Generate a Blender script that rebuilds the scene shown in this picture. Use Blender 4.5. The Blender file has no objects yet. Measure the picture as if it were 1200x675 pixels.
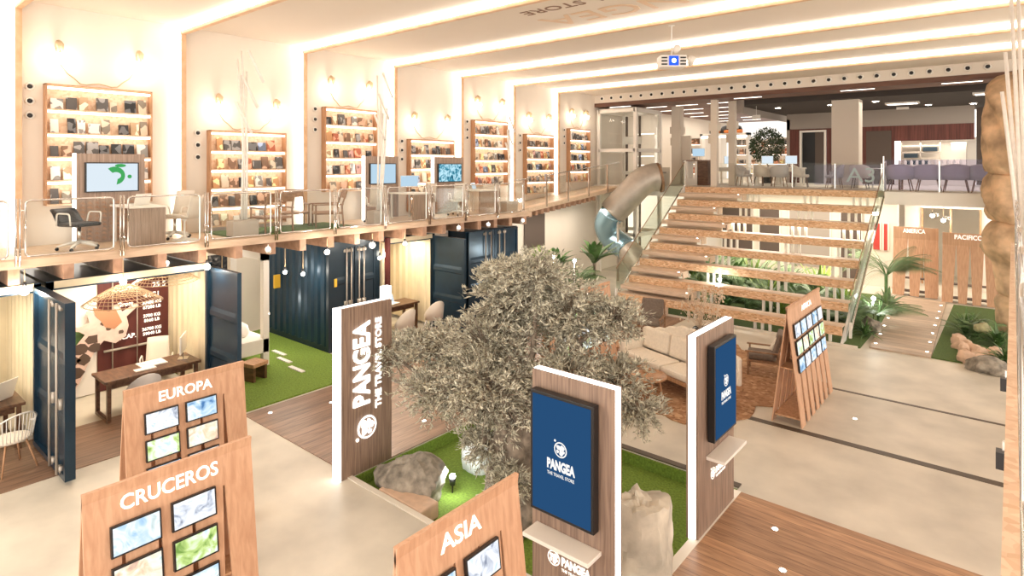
import bpy, math, random
from mathutils import Vector, Matrix
random.seed(7)
D = bpy.data
COL = bpy.context.scene.collection
PI = math.pi
R = math.radians
ORD = ['first', 'second', 'third', 'fourth', 'fifth', 'sixth', 'seventh', 'eighth', 'ninth', 'tenth', 'eleventh',
       'twelfth', 'thirteenth', 'fourteenth', 'fifteenth', 'sixteenth', 'seventeenth', 'eighteenth', 'nineteenth',
       'twentieth', 'twenty-first', 'twenty-second', 'twenty-third', 'twenty-fourth', 'twenty-fifth', 'twenty-sixth',
       'twenty-seventh', 'twenty-eighth', 'twenty-ninth', 'thirtieth']


def ordn(i, n=None):
    if n and i == n - 1: return 'last'
    return ORD[i]

# ---------------------------------------------------------------- materials
def new_mat(name):
    m = D.materials.new(name); m.use_nodes = True
    nt = m.node_tree
    b = nt.nodes['Principled BSDF']
    return m, nt, b

def setp(b, rough=.5, metal=0., spec=None, alpha=None, em=None, es=0.):
    b.inputs['Roughness'].default_value = rough
    b.inputs['Metallic'].default_value = metal
    if spec is not None: b.inputs['Specular IOR Level'].default_value = spec
    if em is not None:
        b.inputs['Emission Color'].default_value = (*em, 1); b.inputs['Emission Strength'].default_value = es

def mat(name, c, rough=.5, metal=0., var=0., scale=8., bump=0., em=None, es=0., spec=None, coords='Object'):
    m, nt, b = new_mat(name)
    setp(b, rough, metal, spec, em=em, es=es)
    if var or bump:
        tc = nt.nodes.new('ShaderNodeTexCoord'); no = nt.nodes.new('ShaderNodeTexNoise')
        no.inputs['Scale'].default_value = scale; no.inputs['Detail'].default_value = 5
        nt.links.new(tc.outputs[coords], no.inputs['Vector'])
        rp = nt.nodes.new('ShaderNodeValToRGB')
        rp.color_ramp.elements[0].position = .3; rp.color_ramp.elements[1].position = .7
        rp.color_ramp.elements[0].color = (*[max(0, x * (1 - var)) for x in c], 1)
        rp.color_ramp.elements[1].color = (*[min(1, x * (1 + var)) for x in c], 1)
        nt.links.new(no.outputs['Fac'], rp.inputs['Fac']); nt.links.new(rp.outputs['Color'], b.inputs['Base Color'])
        if bump:
            bp = nt.nodes.new('ShaderNodeBump'); bp.inputs['Strength'].default_value = bump
            bp.inputs['Distance'].default_value = .02
            nt.links.new(no.outputs['Fac'], bp.inputs['Height']); nt.links.new(bp.outputs['Normal'], b.inputs['Normal'])
    else:
        b.inputs['Base Color'].default_value = (*c, 1)
    return m

def wood(name, c1, c2, scale=(14, 14, 1.2), rough=.45, plank=None, gap=.6):
    """stretched noise grain; plank=(axis, width) adds board joints"""
    m, nt, b = new_mat(name); setp(b, rough)
    tc = nt.nodes.new('ShaderNodeTexCoord'); mp = nt.nodes.new('ShaderNodeMapping')
    mp.inputs['Scale'].default_value = scale
    no = nt.nodes.new('ShaderNodeTexNoise'); no.inputs['Scale'].default_value = 2.2
    no.inputs['Detail'].default_value = 6; no.inputs['Distortion'].default_value = .5
    rp = nt.nodes.new('ShaderNodeValToRGB')
    rp.color_ramp.elements[0].position = .32; rp.color_ramp.elements[1].position = .68
    rp.color_ramp.elements[0].color = (*c1, 1); rp.color_ramp.elements[1].color = (*c2, 1)
    nt.links.new(tc.outputs['Object'], mp.inputs['Vector']); nt.links.new(mp.outputs['Vector'], no.inputs['Vector'])
    nt.links.new(no.outputs['Fac'], rp.inputs['Fac'])
    out = rp.outputs['Color']
    if plank:
        ax, w = plank
        sp = nt.nodes.new('ShaderNodeSeparateXYZ'); nt.links.new(tc.outputs['Object'], sp.inputs[0])
        dv = nt.nodes.new('ShaderNodeMath'); dv.operation = 'DIVIDE'; dv.inputs[1].default_value = w
        nt.links.new(sp.outputs[ax], dv.inputs[0])
        fr = nt.nodes.new('ShaderNodeMath'); fr.operation = 'FRACT'; nt.links.new(dv.outputs[0], fr.inputs[0])
        lt = nt.nodes.new('ShaderNodeMath'); lt.operation = 'LESS_THAN'; lt.inputs[1].default_value = .05
        nt.links.new(fr.outputs[0], lt.inputs[0])
        fl = nt.nodes.new('ShaderNodeMath'); fl.operation = 'FLOOR'; nt.links.new(dv.outputs[0], fl.inputs[0])
        wn = nt.nodes.new('ShaderNodeTexWhiteNoise'); wn.noise_dimensions = '1D'; nt.links.new(fl.outputs[0], wn.inputs['W'])
        mr = nt.nodes.new('ShaderNodeMapRange'); mr.inputs['To Min'].default_value = .82; mr.inputs['To Max'].default_value = 1.12
        nt.links.new(wn.outputs['Value'], mr.inputs['Value'])
        mu = nt.nodes.new('ShaderNodeMix'); mu.data_type = 'RGBA'; mu.blend_type = 'MULTIPLY'; mu.inputs['Factor'].default_value = 1
        nt.links.new(out, mu.inputs[6]); nt.links.new(mr.outputs[0], mu.inputs[7])
        mg = nt.nodes.new('ShaderNodeMix'); mg.data_type = 'RGBA'
        nt.links.new(lt.outputs[0], mg.inputs['Factor']); nt.links.new(mu.outputs[2], mg.inputs[6])
        mg.inputs[7].default_value = (c1[0] * gap, c1[1] * gap, c1[2] * gap, 1)
        out = mg.outputs[2]
    nt.links.new(out, b.inputs['Base Color'])
    return m

def flakes(name, cols, scale=22., stretch=(1, 1, 1), rough=.6):
    m, nt, b = new_mat(name); setp(b, rough)
    tc = nt.nodes.new('ShaderNodeTexCoord'); mp = nt.nodes.new('ShaderNodeMapping'); mp.inputs['Scale'].default_value = stretch
    vo = nt.nodes.new('ShaderNodeTexVoronoi'); vo.inputs['Scale'].default_value = scale
    sx = nt.nodes.new('ShaderNodeSeparateColor'); rp = nt.nodes.new('ShaderNodeValToRGB')
    nt.links.new(tc.outputs['Object'], mp.inputs[0]); nt.links.new(mp.outputs[0], vo.inputs['Vector'])
    nt.links.new(vo.outputs['Color'], sx.inputs[0]); nt.links.new(sx.outputs[0], rp.inputs[0])
    e = rp.color_ramp.elements
    while len(e) < len(cols): e.new(.5)
    for i, c in enumerate(cols):
        e[i].position = i / (len(cols) - 1); e[i].color = (*c, 1)
    nt.links.new(rp.outputs[0], b.inputs['Base Color'])
    return m

def emis(name, c, s):
    m = D.materials.new(name); m.use_nodes = True; nt = m.node_tree; nt.nodes.clear()
    e = nt.nodes.new('ShaderNodeEmission'); e.inputs[0].default_value = (*c, 1); e.inputs[1].default_value = s
    o = nt.nodes.new('ShaderNodeOutputMaterial'); nt.links.new(e.outputs[0], o.inputs[0])
    return m

def glass(name, tint=(.9, .95, .93), gl=.12):
    m = D.materials.new(name); m.use_nodes = True; nt = m.node_tree; nt.nodes.clear()
    t = nt.nodes.new('ShaderNodeBsdfTransparent'); t.inputs[0].default_value = (*tint, 1)
    g = nt.nodes.new('ShaderNodeBsdfGlossy'); g.inputs['Roughness'].default_value = .05
    mx = nt.nodes.new('ShaderNodeMixShader')
    f = nt.nodes.new('ShaderNodeFresnel'); f.inputs[0].default_value = 1.45
    a = nt.nodes.new('ShaderNodeMath'); a.operation = 'MULTIPLY'; a.inputs[1].default_value = gl * 6
    nt.links.new(f.outputs[0], a.inputs[0]); nt.links.new(a.outputs[0], mx.inputs[0])
    nt.links.new(t.outputs[0], mx.inputs[1]); nt.links.new(g.outputs[0], mx.inputs[2])
    o = nt.nodes.new('ShaderNodeOutputMaterial'); nt.links.new(mx.outputs[0], o.inputs[0])
    return m

def picture(name, cols, scale=3., es=1.0, seed=0.):
    """a lit travel picture: soft random colour fields, different on every object"""
    m = D.materials.new(name); m.use_nodes = True; nt = m.node_tree; nt.nodes.clear()
    tc = nt.nodes.new('ShaderNodeTexCoord'); oi = nt.nodes.new('ShaderNodeObjectInfo')
    ad = nt.nodes.new('ShaderNodeVectorMath'); ad.operation = 'MULTIPLY_ADD'
    cb = nt.nodes.new('ShaderNodeCombineXYZ')
    for k in range(3): nt.links.new(oi.outputs['Random'], cb.inputs[k])
    ad.inputs[1].default_value = (1, 1, 1)
    sc = nt.nodes.new('ShaderNodeVectorMath'); sc.operation = 'SCALE'; sc.inputs['Scale'].default_value = 37. + seed
    nt.links.new(cb.outputs[0], sc.inputs[0])
    nt.links.new(tc.outputs['Object'], ad.inputs[0]); nt.links.new(sc.outputs[0], ad.inputs[2])
    no = nt.nodes.new('ShaderNodeTexNoise'); no.inputs['Scale'].default_value = scale; no.inputs['Detail'].default_value = 4
    no.inputs['Distortion'].default_value = 1.2
    nt.links.new(ad.outputs[0], no.inputs['Vector'])
    rp = nt.nodes.new('ShaderNodeValToRGB'); e = rp.color_ramp.elements
    while len(e) < len(cols): e.new(.5)
    for i, c in enumerate(cols):
        e[i].position = .28 + .44 * i / (len(cols) - 1); e[i].color = (*c, 1)
    nt.links.new(no.outputs['Fac'], rp.inputs[0])
    em = nt.nodes.new('ShaderNodeEmission'); em.inputs[1].default_value = es
    nt.links.new(rp.outputs[0], em.inputs[0])
    o = nt.nodes.new('ShaderNodeOutputMaterial'); nt.links.new(em.outputs[0], o.inputs[0])
    return m

WARM = (1., .88, .74)
M = dict(
    wall=mat('cream_plaster', (.78, .70, .61), .85, var=.02, scale=1.5),
    ceil=mat('ceiling_plaster', (.72, .635, .54), .9),
    pale=mat('pale_plaster', (.78, .71, .62), .85),
    white=mat('white_paint', (.85, .80, .73), .45),
    whitem=mat('white_metal', (.82, .79, .74), .35),
    chrome=mat('chrome', (.66, .62, .58), .22, 1.),
    steel=mat('brushed_steel', (.52, .46, .40), .5, .5, var=.12, scale=3, bump=.2),
    concrete=mat('polished_concrete', (.62, .565, .475), .42, var=.17, scale=1.1),
    channel=mat('floor_channel_steel', (.10, .075, .055), .4, .3),
    kerb=mat('pale_kerb', (.72, .66, .57), .6),
    deck=wood('floor_boards_x', (.31, .165, .09), (.54, .315, .175), (1.0, 9, 9), .38, (1, .19)),
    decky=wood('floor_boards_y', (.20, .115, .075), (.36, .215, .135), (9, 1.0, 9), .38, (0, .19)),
    path=wood('path_boards', (.46, .34, .25), (.62, .48, .36), (1.5, 10, 9), .5, (1, .27), .5),
    mezzfl=wood('mezzanine_boards', (.62, .45, .30), (.76, .58, .42), (1, 7, 7), .45),
    edge=wood('edge_timber', (.50, .35, .24), (.66, .48, .34), (6, 1, 6), .5),
    beam=wood('beam_timber', (.34, .19, .12), (.50, .30, .20), (3, 3, 3), .5),
    oak=wood('light_oak', (.52, .285, .17), (.66, .395, .25), (16, 11, .6), .5),
    oakr=wood('warm_oak', (.42, .22, .11), (.60, .34, .19), (12, 12, 1.5), .5),
    walnut=wood('grey_walnut', (.18, .115, .085), (.36, .245, .18), (16, 16, .7), .5),
    walnutp=wood('pale_walnut', (.26, .18, .135), (.44, .32, .25), (16, 16, .7), .5),
    dark=wood('dark_table_wood', (.07, .032, .018), (.17, .085, .045), (2, 9, 9), .35),
    furn=wood('furniture_wood', (.22, .12, .065), (.38, .22, .125), (5, 5, 5), .45),
    ribw=wood('rib_timber', (.60, .36, .20), (.76, .50, .31), (2, 2, 2), .5),
    osb=flakes('strand_board', [(.46, .25, .13), (.78, .50, .30), (.64, .37, .20), (.88, .66, .45)], 14, (1, 1, 2.6)),
    osbl=flakes('bookcase_strand_board', [(.76, .50, .32), (.86, .64, .46), (.70, .44, .27)], 20),
    tread=wood('tread_board', (.60, .43, .31), (.76, .58, .44), (1, 10, 10), .45),
    rug=flakes('cork_rug', [(.24, .115, .055), (.44, .24, .125), (.34, .175, .085), (.56, .35, .20)], 14, rough=.9),
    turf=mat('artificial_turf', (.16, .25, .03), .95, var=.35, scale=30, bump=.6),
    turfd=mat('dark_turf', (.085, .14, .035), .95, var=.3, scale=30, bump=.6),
    navy=mat('navy_container_paint', (.012, .036, .064), .28, .3, var=.2, scale=2),
    navyd=mat('dark_container_paint', (.015, .03, .045), .3, .2),
    cream=mat('cream_corrugated', (.70, .60, .42), .45, var=.08, scale=2),
    black=mat('black_plastic', (.012, .011, .012), .35),
    grey=mat('grey_plaster', (.36, .31, .27), .8),
    taupe=mat('taupe_board', (.11, .08, .065), .8),
    darkc=mat('dark_ceiling', (.058, .048, .043), .9),
    slatred=wood('red_slats', (.10, .026, .018), (.18, .05, .035), (9, 9, .4), .6, (0, .12), .35),
    slatc=wood('brown_slat_ceiling', (.12, .052, .032), (.20, .092, .06), (.6, 5, 5), .55, (1, .14), .4),
    linen=mat('linen_cushion', (.86, .78, .67), .95, var=.06, scale=20, bump=.2),
    greyf=mat('grey_fabric', (.21, .165, .135), .95, var=.15, scale=25, bump=.3),
    chairf=mat('pale_leather', (.74, .66, .57), .5),
    tubf=mat('tub_chair_fabric', (.58, .54, .52), .9),
    boxs=mat('planter_concrete', (.47, .40, .33), .8, var=.1, scale=6),
    rock=mat('grey_rock', (.27, .235, .19), .85, var=.55, scale=7, bump=1.),
    rockp=mat('pale_rock', (.55, .49, .40), .85, var=.3, scale=3., bump=.8),
    rockt=mat('tan_faux_rock', (.58, .39, .24), .8, var=.42, scale=2.4, bump=1.),
    pebble=mat('pink_pebble', (.66, .46, .33), .8, var=.12, scale=8),
    bark=mat('grey_bark', (.25, .20, .155), .9, var=.5, scale=9, bump=1.),
    olive=mat('olive_leaf', (.50, .47, .37), .45, var=.7, scale=22),
    leaf=mat('green_leaf', (.11, .21, .065), .45, var=.5, scale=4),
    leafl=mat('yellow_green_leaf', (.25, .36, .06), .45, var=.4, scale=4),
    palm=mat('palm_leaf', (.15, .24, .10), .5, var=.4, scale=3),
    sticks=mat('whitewashed_branch', (.85, .80, .74), .6, var=.06, scale=12),
    dried=mat('dried_flower', (.72, .58, .44), .9, var=.2, scale=20),
    rope=mat('pale_rope', (.62, .47, .30), .9),
    rattan=mat('rattan', (.60, .44, .27), .7),
    red=mat('red_paint', (.5, .05, .04), .5),
    maroon=mat('maroon_container', (.10, .020, .016), .5, var=.15, scale=3),
    orange=mat('orange_print', (.72, .22, .05), .6),
    yellow=mat('yellow_plastic', (.75, .45, .04), .5),
    led=emis('led_strip', (1., .93, .84), 7.),
    ledw=emis('shelf_led', (1., .90, .78), 3.6),
    edgel=emis('kiosk_edge_light', (1., .95, .88), 3.),
    bulb=emis('bulb_glow', (1., .86, .68), 22.),
    bulbw=emis('spot_glow', (1., .93, .82), 30.),
    dot=emis('floor_spot_glow', (1., .93, .82), 8.),
    sign=emis('sign_glow', (1., .96, .88), 1.6),
    signf=emis('sign_white', (1., .97, .92), .8),
    blue=emis('blue_screen', (.020, .075, .185), .75),
    skyb=emis('pale_blue_screen', (.48, .66, .80), .75),
    scrw=emis('white_screen', (.74, .84, .92), .72),
    green=emis('green_print', (.07, .42, .12), .7),
    brightwall=emis('glowing_store_wall', (1., .93, .84), .95),
    glass=glass('clear_glass', (.96, .97, .96), .04),
    glassg=glass('green_tint_glass', (.88, .93, .90), .035),
    glassv=glass('violet_glass_film', (.84, .83, .93), .06),
    bluegl=mat('blue_tube_shell', (.30, .46, .55), .2, .7),
    text=mat('white_lettering', (.95, .92, .88), .5, em=(1, .97, .9), es=.5),
    brownt=mat('brown_lettering', (.22, .12, .07), .6),
    tan=mat('tan_lettering', (.70, .50, .33), .6),
    skin=mat('giraffe_coat', (.66, .48, .42), .8, var=.1, scale=8),
    spots=mat('giraffe_patch', (.09, .055, .04), .8),
    paper=mat('poster_paper', (.82, .78, .73), .8),
)
M['turfg'] = M['turf']
PIC = [picture('lit_photo_%s' % n, c, s, .9) for n, c, s in (
    ('sea', [(.08, .20, .42), (.42, .62, .82), (.90, .94, .98), (.5, .62, .62)], 6.),
    ('hill', [(.16, .30, .06), (.55, .72, .25), (.90, .94, .90), (.42, .66, .85)], 6.),
    ('city', [(.25, .28, .36), (.68, .72, .80), (.95, .94, .92), (.55, .70, .85)], 9.),
    ('dusk', [(.55, .28, .26), (.88, .68, .46), (.93, .90, .80), (.35, .62, .62)], 7.))]
BOOKC = [('dark grey', (.10, .09, .085)), ('cream', (.72, .60, .46)), ('rust red', (.45, .12, .06)), ('white', (.85, .80, .74)),
         ('brown', (.22, .12, .07)), ('orange', (.58, .30, .13)), ('slate blue', (.13, .17, .26)), ('pink', (.62, .36, .33)),
         ('black', (.02, .02, .022)), ('tan', (.5, .34, .2))]
BOOKM = []
for n, c in BOOKC:
    m, nt, b = new_mat(n.replace(' ', '_') + '_book_cover'); setp(b, .45)
    tc = nt.nodes.new('ShaderNodeTexCoord'); oi = nt.nodes.new('ShaderNodeObjectInfo')
    ad = nt.nodes.new('ShaderNodeVectorMath'); ad.operation = 'ADD'
    sc = nt.nodes.new('ShaderNodeMath'); sc.operation = 'MULTIPLY'; sc.inputs[1].default_value = 51
    nt.links.new(oi.outputs['Random'], sc.inputs[0]); nt.links.new(tc.outputs['Object'], ad.inputs[0]); nt.links.new(sc.outputs[0], ad.inputs[1])
    no = nt.nodes.new('ShaderNodeTexVoronoi'); no.inputs['Scale'].default_value = 9; nt.links.new(ad.outputs[0], no.inputs['Vector'])
    s2 = nt.nodes.new('ShaderNodeSeparateColor'); nt.links.new(no.outputs['Color'], s2.inputs[0])
    rp = nt.nodes.new('ShaderNodeValToRGB'); rp.color_ramp.interpolation = 'CONSTANT'
    rp.color_ramp.elements[0].color = (*c, 1); rp.color_ramp.elements[1].position = .62
    k = .35 if sum(c) > 1.2 else 2.6
    rp.color_ramp.elements[1].color = (*[min(.85, max(.03, x * k + (.12 if k > 1 else 0))) for x in c], 1)
    nt.links.new(s2.outputs[1], rp.inputs[0]); nt.links.new(rp.outputs[0], b.inputs['Base Color'])
    BOOKM.append(m)

# ---------------------------------------------------------------- mesh building
class MB:
    def __init__(s): s.v = []; s.f = []; s.mi = []; s.cur = 0
    def add(s, vs, fs):
        o = len(s.v); s.v += [tuple(v) for v in vs]; s.f += [tuple(i + o for i in f) for f in fs]; s.mi += [s.cur] * len(fs)
        return s
    def box(s, x0, x1, y0, y1, z0, z1, m=None):
        vs = [Vector((x, y, z)) for z in (z0, z1) for y in (y0, y1) for x in (x0, x1)]
        if m is not None: vs = [m @ v for v in vs]
        return s.add(vs, [(0, 2, 3, 1), (4, 5, 7, 6), (0, 1, 5, 4), (1, 3, 7, 5), (3, 2, 6, 7), (2, 0, 4, 6)])
    def hexa(s, a, b):
        """a, b: four corner loops (bottom, top)"""
        return s.add(list(a) + list(b), [(3, 2, 1, 0), (4, 5, 6, 7), (0, 1, 5, 4), (1, 2, 6, 5), (2, 3, 7, 6), (3, 0, 4, 7)])
    def tube(s, pts, r, seg=8, cap=True):
        pts = [Vector(p) for p in pts]; n = len(pts)
        rr = r if isinstance(r, (list, tuple)) else [r] * n
        vs = []; up = None
        for i, p in enumerate(pts):
            t = (pts[min(i + 1, n - 1)] - pts[max(i - 1, 0)])
            if t.length < 1e-9: t = Vector((0, 0, 1))
            t.normalize()
            if up is None: up = Vector((0, 0, 1)) if abs(t.z) < .9 else Vector((1, 0, 0))
            a = up.cross(t)
            if a.length < 1e-4: a = Vector((1, 0, 0)).cross(t)
            a.normalize(); b = t.cross(a); up = b
            for k in range(seg):
                w = 2 * PI * k / seg
                vs.append(p + a * (math.cos(w) * rr[i]) + b * (math.sin(w) * rr[i]))
        fs = []
        for i in range(n - 1):
            for k in range(seg):
                k2 = (k + 1) % seg
                fs.append((i * seg + k, i * seg + k2, (i + 1) * seg + k2, (i + 1) * seg + k))
        if cap: fs += [tuple(range(seg))[::-1], tuple((n - 1) * seg + k for k in range(seg))]
        return s.add(vs, fs)
    def lathe(s, prof, c=(0, 0, 0), seg=20, m=None, sx=1., sy=1.):
        vs = []
        for r, z in prof:
            for k in range(seg):
                w = 2 * PI * k / seg
                vs.append(Vector((c[0] + math.cos(w) * r * sx, c[1] + math.sin(w) * r * sy, c[2] + z)))
        if m is not None: vs = [m @ v for v in vs]
        fs = []
        for i in range(len(prof) - 1):
            for k in range(seg):
                k2 = (k + 1) % seg
                fs.append((i * seg + k, i * seg + k2, (i + 1) * seg + k2, (i + 1) * seg + k))
        fs += [tuple(range(seg))[::-1], tuple((len(prof) - 1) * seg + k for k in range(seg))]
        return s.add(vs, fs)
    def prism(s, poly, h, m):
        """poly in local xy, extruded along local z by h, transformed by m"""
        n = len(poly)
        vs = [m @ Vector((x, y, 0)) for x, y in poly] + [m @ Vector((x, y, h)) for x, y in poly]
        return s.add(vs, [tuple(range(n))[::-1], tuple(range(n, 2 * n))] + [(i, (i + 1) % n, n + (i + 1) % n, n + i) for i in range(n)])
    def sphere(s, c, r, seg=12, rings=8, sq=(1, 1, 1)):
        prof = [(max(1e-4, math.sin(PI * i / rings)) * 1., -math.cos(PI * i / rings)) for i in range(rings + 1)]
        m = Matrix.Translation(Vector(c)) @ Matrix.Diagonal((r * sq[0], r * sq[1], r * sq[2], 1))
        return s.lathe(prof, (0, 0, 0), seg, m)
    def build(s, name, material, parent=None, smooth=False, bevel=0., loc=None, auto=False):
        me = D.meshes.new(name); me.from_pydata(s.v, [], s.f); me.validate(); me.update()
        for mm in (material if isinstance(material, (list, tuple)) else [material]): me.materials.append(mm)
        if isinstance(material, (list, tuple)) and len(s.mi) == len(me.polygons): me.polygons.foreach_set('material_index', s.mi)
        o = D.objects.new(name, me); COL.objects.link(o)
        if smooth: me.polygons.foreach_set('use_smooth', [True] * len(me.polygons))
        if auto: me.set_sharp_from_angle(angle=R(40))
        if parent is not None: o.parent = parent
        if loc is not None: o.location = loc
        if bevel:
            b = o.modifiers.new('bevel', 'BEVEL'); b.width = bevel; b.segments = 2; b.limit_method = 'ANGLE'; b.angle_limit = R(50)
        return o

def thing(name, label, cat, loc=(0, 0, 0), rz=0., group=None):
    o = D.objects.new(name, None); COL.objects.link(o); o.location = loc; o.rotation_euler = (0, 0, rz)
    o['label'] = label; o['category'] = cat
    if group: o['group'] = group
    o.empty_display_size = .1
    return o

def tag(o, label, cat, group=None, kind=None):
    o['label'] = label; o['category'] = cat
    if group: o['group'] = group
    if kind: o['kind'] = kind
    return o

def struct(o):
    o['kind'] = 'structure'; return o

def kids(o): return KID.get(o.name, [])
def copy_tree(root, loc=None, rz=None, label=None, group=None):
    def rec(o, par):
        c = o.copy(); COL.objects.link(c)
        if par is not None: c.parent = par
        for ch in [x for x in o.children]: rec(ch, c)
        return c
    r = rec(root, None)
    if loc is not None: r.location = loc
    if rz is not None: r.rotation_euler = (0, 0, rz)
    if label: r['label'] = label
    if group: r['group'] = group
    return r

def frame(loc, xd, yd):
    xd = Vector(xd).normalized(); yd = Vector(yd).normalized(); zd = xd.cross(yd)
    m = Matrix((xd, yd, zd)).transposed().to_4x4(); m.translation = Vector(loc); return m

def text_mesh(name, body, size, material, parent, loc, xd, yd, ext=.004, bold=0., align='CENTER', width=None, spacing=1.):
    cu = D.curves.new(name, 'FONT'); cu.body = body; cu.size = size; cu.extrude = ext; cu.offset = bold
    cu.align_x = align; cu.align_y = 'CENTER'; cu.space_character = spacing; cu.resolution_u = 3
    o = D.objects.new(name, cu); COL.objects.link(o)
    dg = bpy.context.evaluated_depsgraph_get(); dg.update()
    me = D.meshes.new_from_object(o.evaluated_get(dg)); me.name = name
    D.objects.remove(o); D.curves.remove(cu)
    m = frame(loc, xd, yd)
    if width:
        xs = [v.co.x for v in me.vertices]; w = max(xs) - min(xs)
        if w > 0: m = m @ Matrix.Diagonal((width / w, 1, 1, 1))
    me.transform(m); me.materials.clear(); me.materials.append(material)
    o = D.objects.new(name, me); COL.objects.link(o)
    if parent is not None: o.parent = parent
    return o

def rounded(pts, r, n=4):
    """round the corners of an open/closed 3D polyline"""
    pts = [Vector(p) for p in pts]; out = [pts[0]]
    for i in range(1, len(pts) - 1):
        a, b, c = pts[i - 1], pts[i], pts[i + 1]
        u = (a - b).normalized() * min(r, (a - b).length * .45); w = (c - b).normalized() * min(r, (c - b).length * .45)
        for k in range(n + 1):
            t = k / n; out.append((b + u) * (1 - t) ** 2 + b * 2 * t * (1 - t) + (b + w) * t ** 2)
    out.append(pts[-1]); return out

def lathe_rock(name, loc, s, material, label, seed, kind_cat='rock', rings=30, seg=40, rough=.22, group=None, parent=None):
    """boulder: a sphere cut back by random planes, then roughened"""
    rnd = random.Random(seed); pl = []
    for _ in range(15):
        v = Vector((rnd.gauss(0, 1), rnd.gauss(0, 1), rnd.gauss(0, .8))).normalized(); pl.append((v, rnd.uniform(1 - rough * 1.7, 1 - rough * .2)))
    ph = [(Vector((rnd.uniform(-6, 6), rnd.uniform(-6, 6), rnd.uniform(-6, 6))), rnd.uniform(0, 6)) for _ in range(7)]
    vs = []; fs = []
    for i in range(rings + 1):
        th = PI * i / rings
        for k in range(seg):
            w = 2 * PI * k / seg
            d = Vector((math.sin(th) * math.cos(w), math.sin(th) * math.sin(w), -math.cos(th)))
            r = 1.
            for v, q in pl:
                c = v.dot(d)
                if c > .01: r = min(r, q / c)
            r += rough * .10 * sum(math.sin(a.dot(d) + b) for a, b in ph) + rough * .08 * sum(math.sin(3.1 * a.dot(d) + 2 * b) for a, b in ph) * .6 + rnd.uniform(-1, 1) * rough * .05
            p = d * r
            vs.append((p.x * s[0], p.y * s[1], max(-.5, p.z) * s[2] + .5 * s[2]))
    for i in range(rings):
        for k in range(seg):
            k2 = (k + 1) % seg
            fs.append((i * seg + k, i * seg + k2, (i + 1) * seg + k2, (i + 1) * seg + k))
    o = MB().add(vs, fs).build(name, material, parent, loc=loc, smooth=True)
    o.data.set_sharp_from_angle(angle=R(26))
    if label: tag(o, label, kind_cat, group)
    return o

def point(loc, power, color=WARM, r=.06, parent=None):
    l = D.lights.new('lamp_light', 'POINT'); l.energy = power; l.color = color; l.shadow_soft_size = r
    o = D.objects.new('lamp_light', l); COL.objects.link(o); o.location = loc
    if parent is not None: o.parent = parent
    return o
# ================================================================ SETTING
X0, WX = -16.2, -14.0
Yn, YB = -4.0, 22.3
CZ = 7.65
fl = MB()
fl.box(-20, -7.5, Yn, 34, -.4, 0).box(-7.5, -3.0, Yn, 5.25, -.4, 0).box(-7.5, -3.0, 8.6, 34, -.4, 0).box(-3.0, 8, Yn, 34, -.4, 0)
struct(fl.build('floor', M['concrete']))
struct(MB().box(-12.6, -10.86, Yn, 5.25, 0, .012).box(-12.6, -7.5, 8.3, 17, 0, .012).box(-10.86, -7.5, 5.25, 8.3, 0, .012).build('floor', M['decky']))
struct(MB().box(-3.0, 8, Yn, 8.5, 0, .014).build('floor', M['deck']))
tag(MB().box(-7.5, -3.0, 5.25, 8.6, -.26, -.20).box(-7.5, -7.47, 5.25, 8.6, -.2, -.02).box(-7.5, -3.0, 8.57, 8.6, -.2, -.02).build('lawn', M['turf']),
    'bright green artificial turf lining the sunken bed around the olive tree', 'artificial grass', kind='stuff')
struct(MB().box(-7.6, -3.0, 5.17, 5.25, 0, .02).box(-3.05, -2.93, 5.2, 8.5, 0, .02).build('trim_1', M['kerb']))
struct(MB().box(-7.5, -3.0, 8.6, 8.72, -.0, .016).build('trim_2', M['channel']))
tag(MB().box(-16.1, -10.95, 5.34, 8.28, 0, .03).build('lawn', M['turf']), 'bright green turf between the two dark blue containers', 'artificial grass', kind='stuff')
struct(MB().box(-4.0, 1, 11.05, 11.2, -.01, .006).build('trim_3', M['channel']))
struct(MB().box(-3.3, 1, 13.66, 13.74, -.01, .006).build('trim_4', M['channel']))
struct(MB().box(-9.9, -3.0, 17.0, 17.12, 0, .05).build('trim_5', M['kerb']))
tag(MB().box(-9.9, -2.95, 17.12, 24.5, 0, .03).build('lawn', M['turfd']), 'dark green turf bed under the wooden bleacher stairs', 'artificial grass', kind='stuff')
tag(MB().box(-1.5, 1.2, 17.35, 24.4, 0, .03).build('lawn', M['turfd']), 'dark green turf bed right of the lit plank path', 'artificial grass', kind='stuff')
pp = MB().hexa([(-2.78, 17.3, .0), (-1.5, 17.3, .0), (-1.72, 24.6, .0), (-3.16, 24.9, .0)], [(-2.78, 17.3, .04), (-1.5, 17.3, .04), (-1.72, 24.6, .04), (-3.16, 24.9, .04)])
struct(pp.build('floor', M['path']))
# walls, ceiling
struct(MB().box(WX - .2, WX, Yn, YB + 2.5, 3.1, CZ + .2).box(WX - .2, WX, 15.9, YB + 2.5, 0, 3.1).box(X0 - .2, X0, Yn, 15.9, 0, 3.1)
       .box(X0 - .2, WX - .2, 15.9, 16.1, 0, 3.1).build('wall_left', M['wall']))
struct(MB().box(-14.4, 8, Yn, YB + .3, CZ, CZ + .2).build('ceiling', M['ceil']))
ribs = [-.3, 2.5, 5.32, 8.24, 11.16, 13.92, 16.6, 19.35]
for k, y in enumerate(ribs):
    r = struct(MB().box(WX, WX + .17, y, y + .10, 3.1, CZ).box(WX, 8, y, y + .10, CZ - .19, CZ).build('trim_%d' % (10 + k), M['ribw']))
    l = MB().box(WX + .01, WX + .12, y - .03, y, 3.12, CZ - .02).box(WX + .01, 8, y - .03, y, CZ - .12, CZ - .015)
    l.build('light_strip', M['led'], r)
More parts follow.
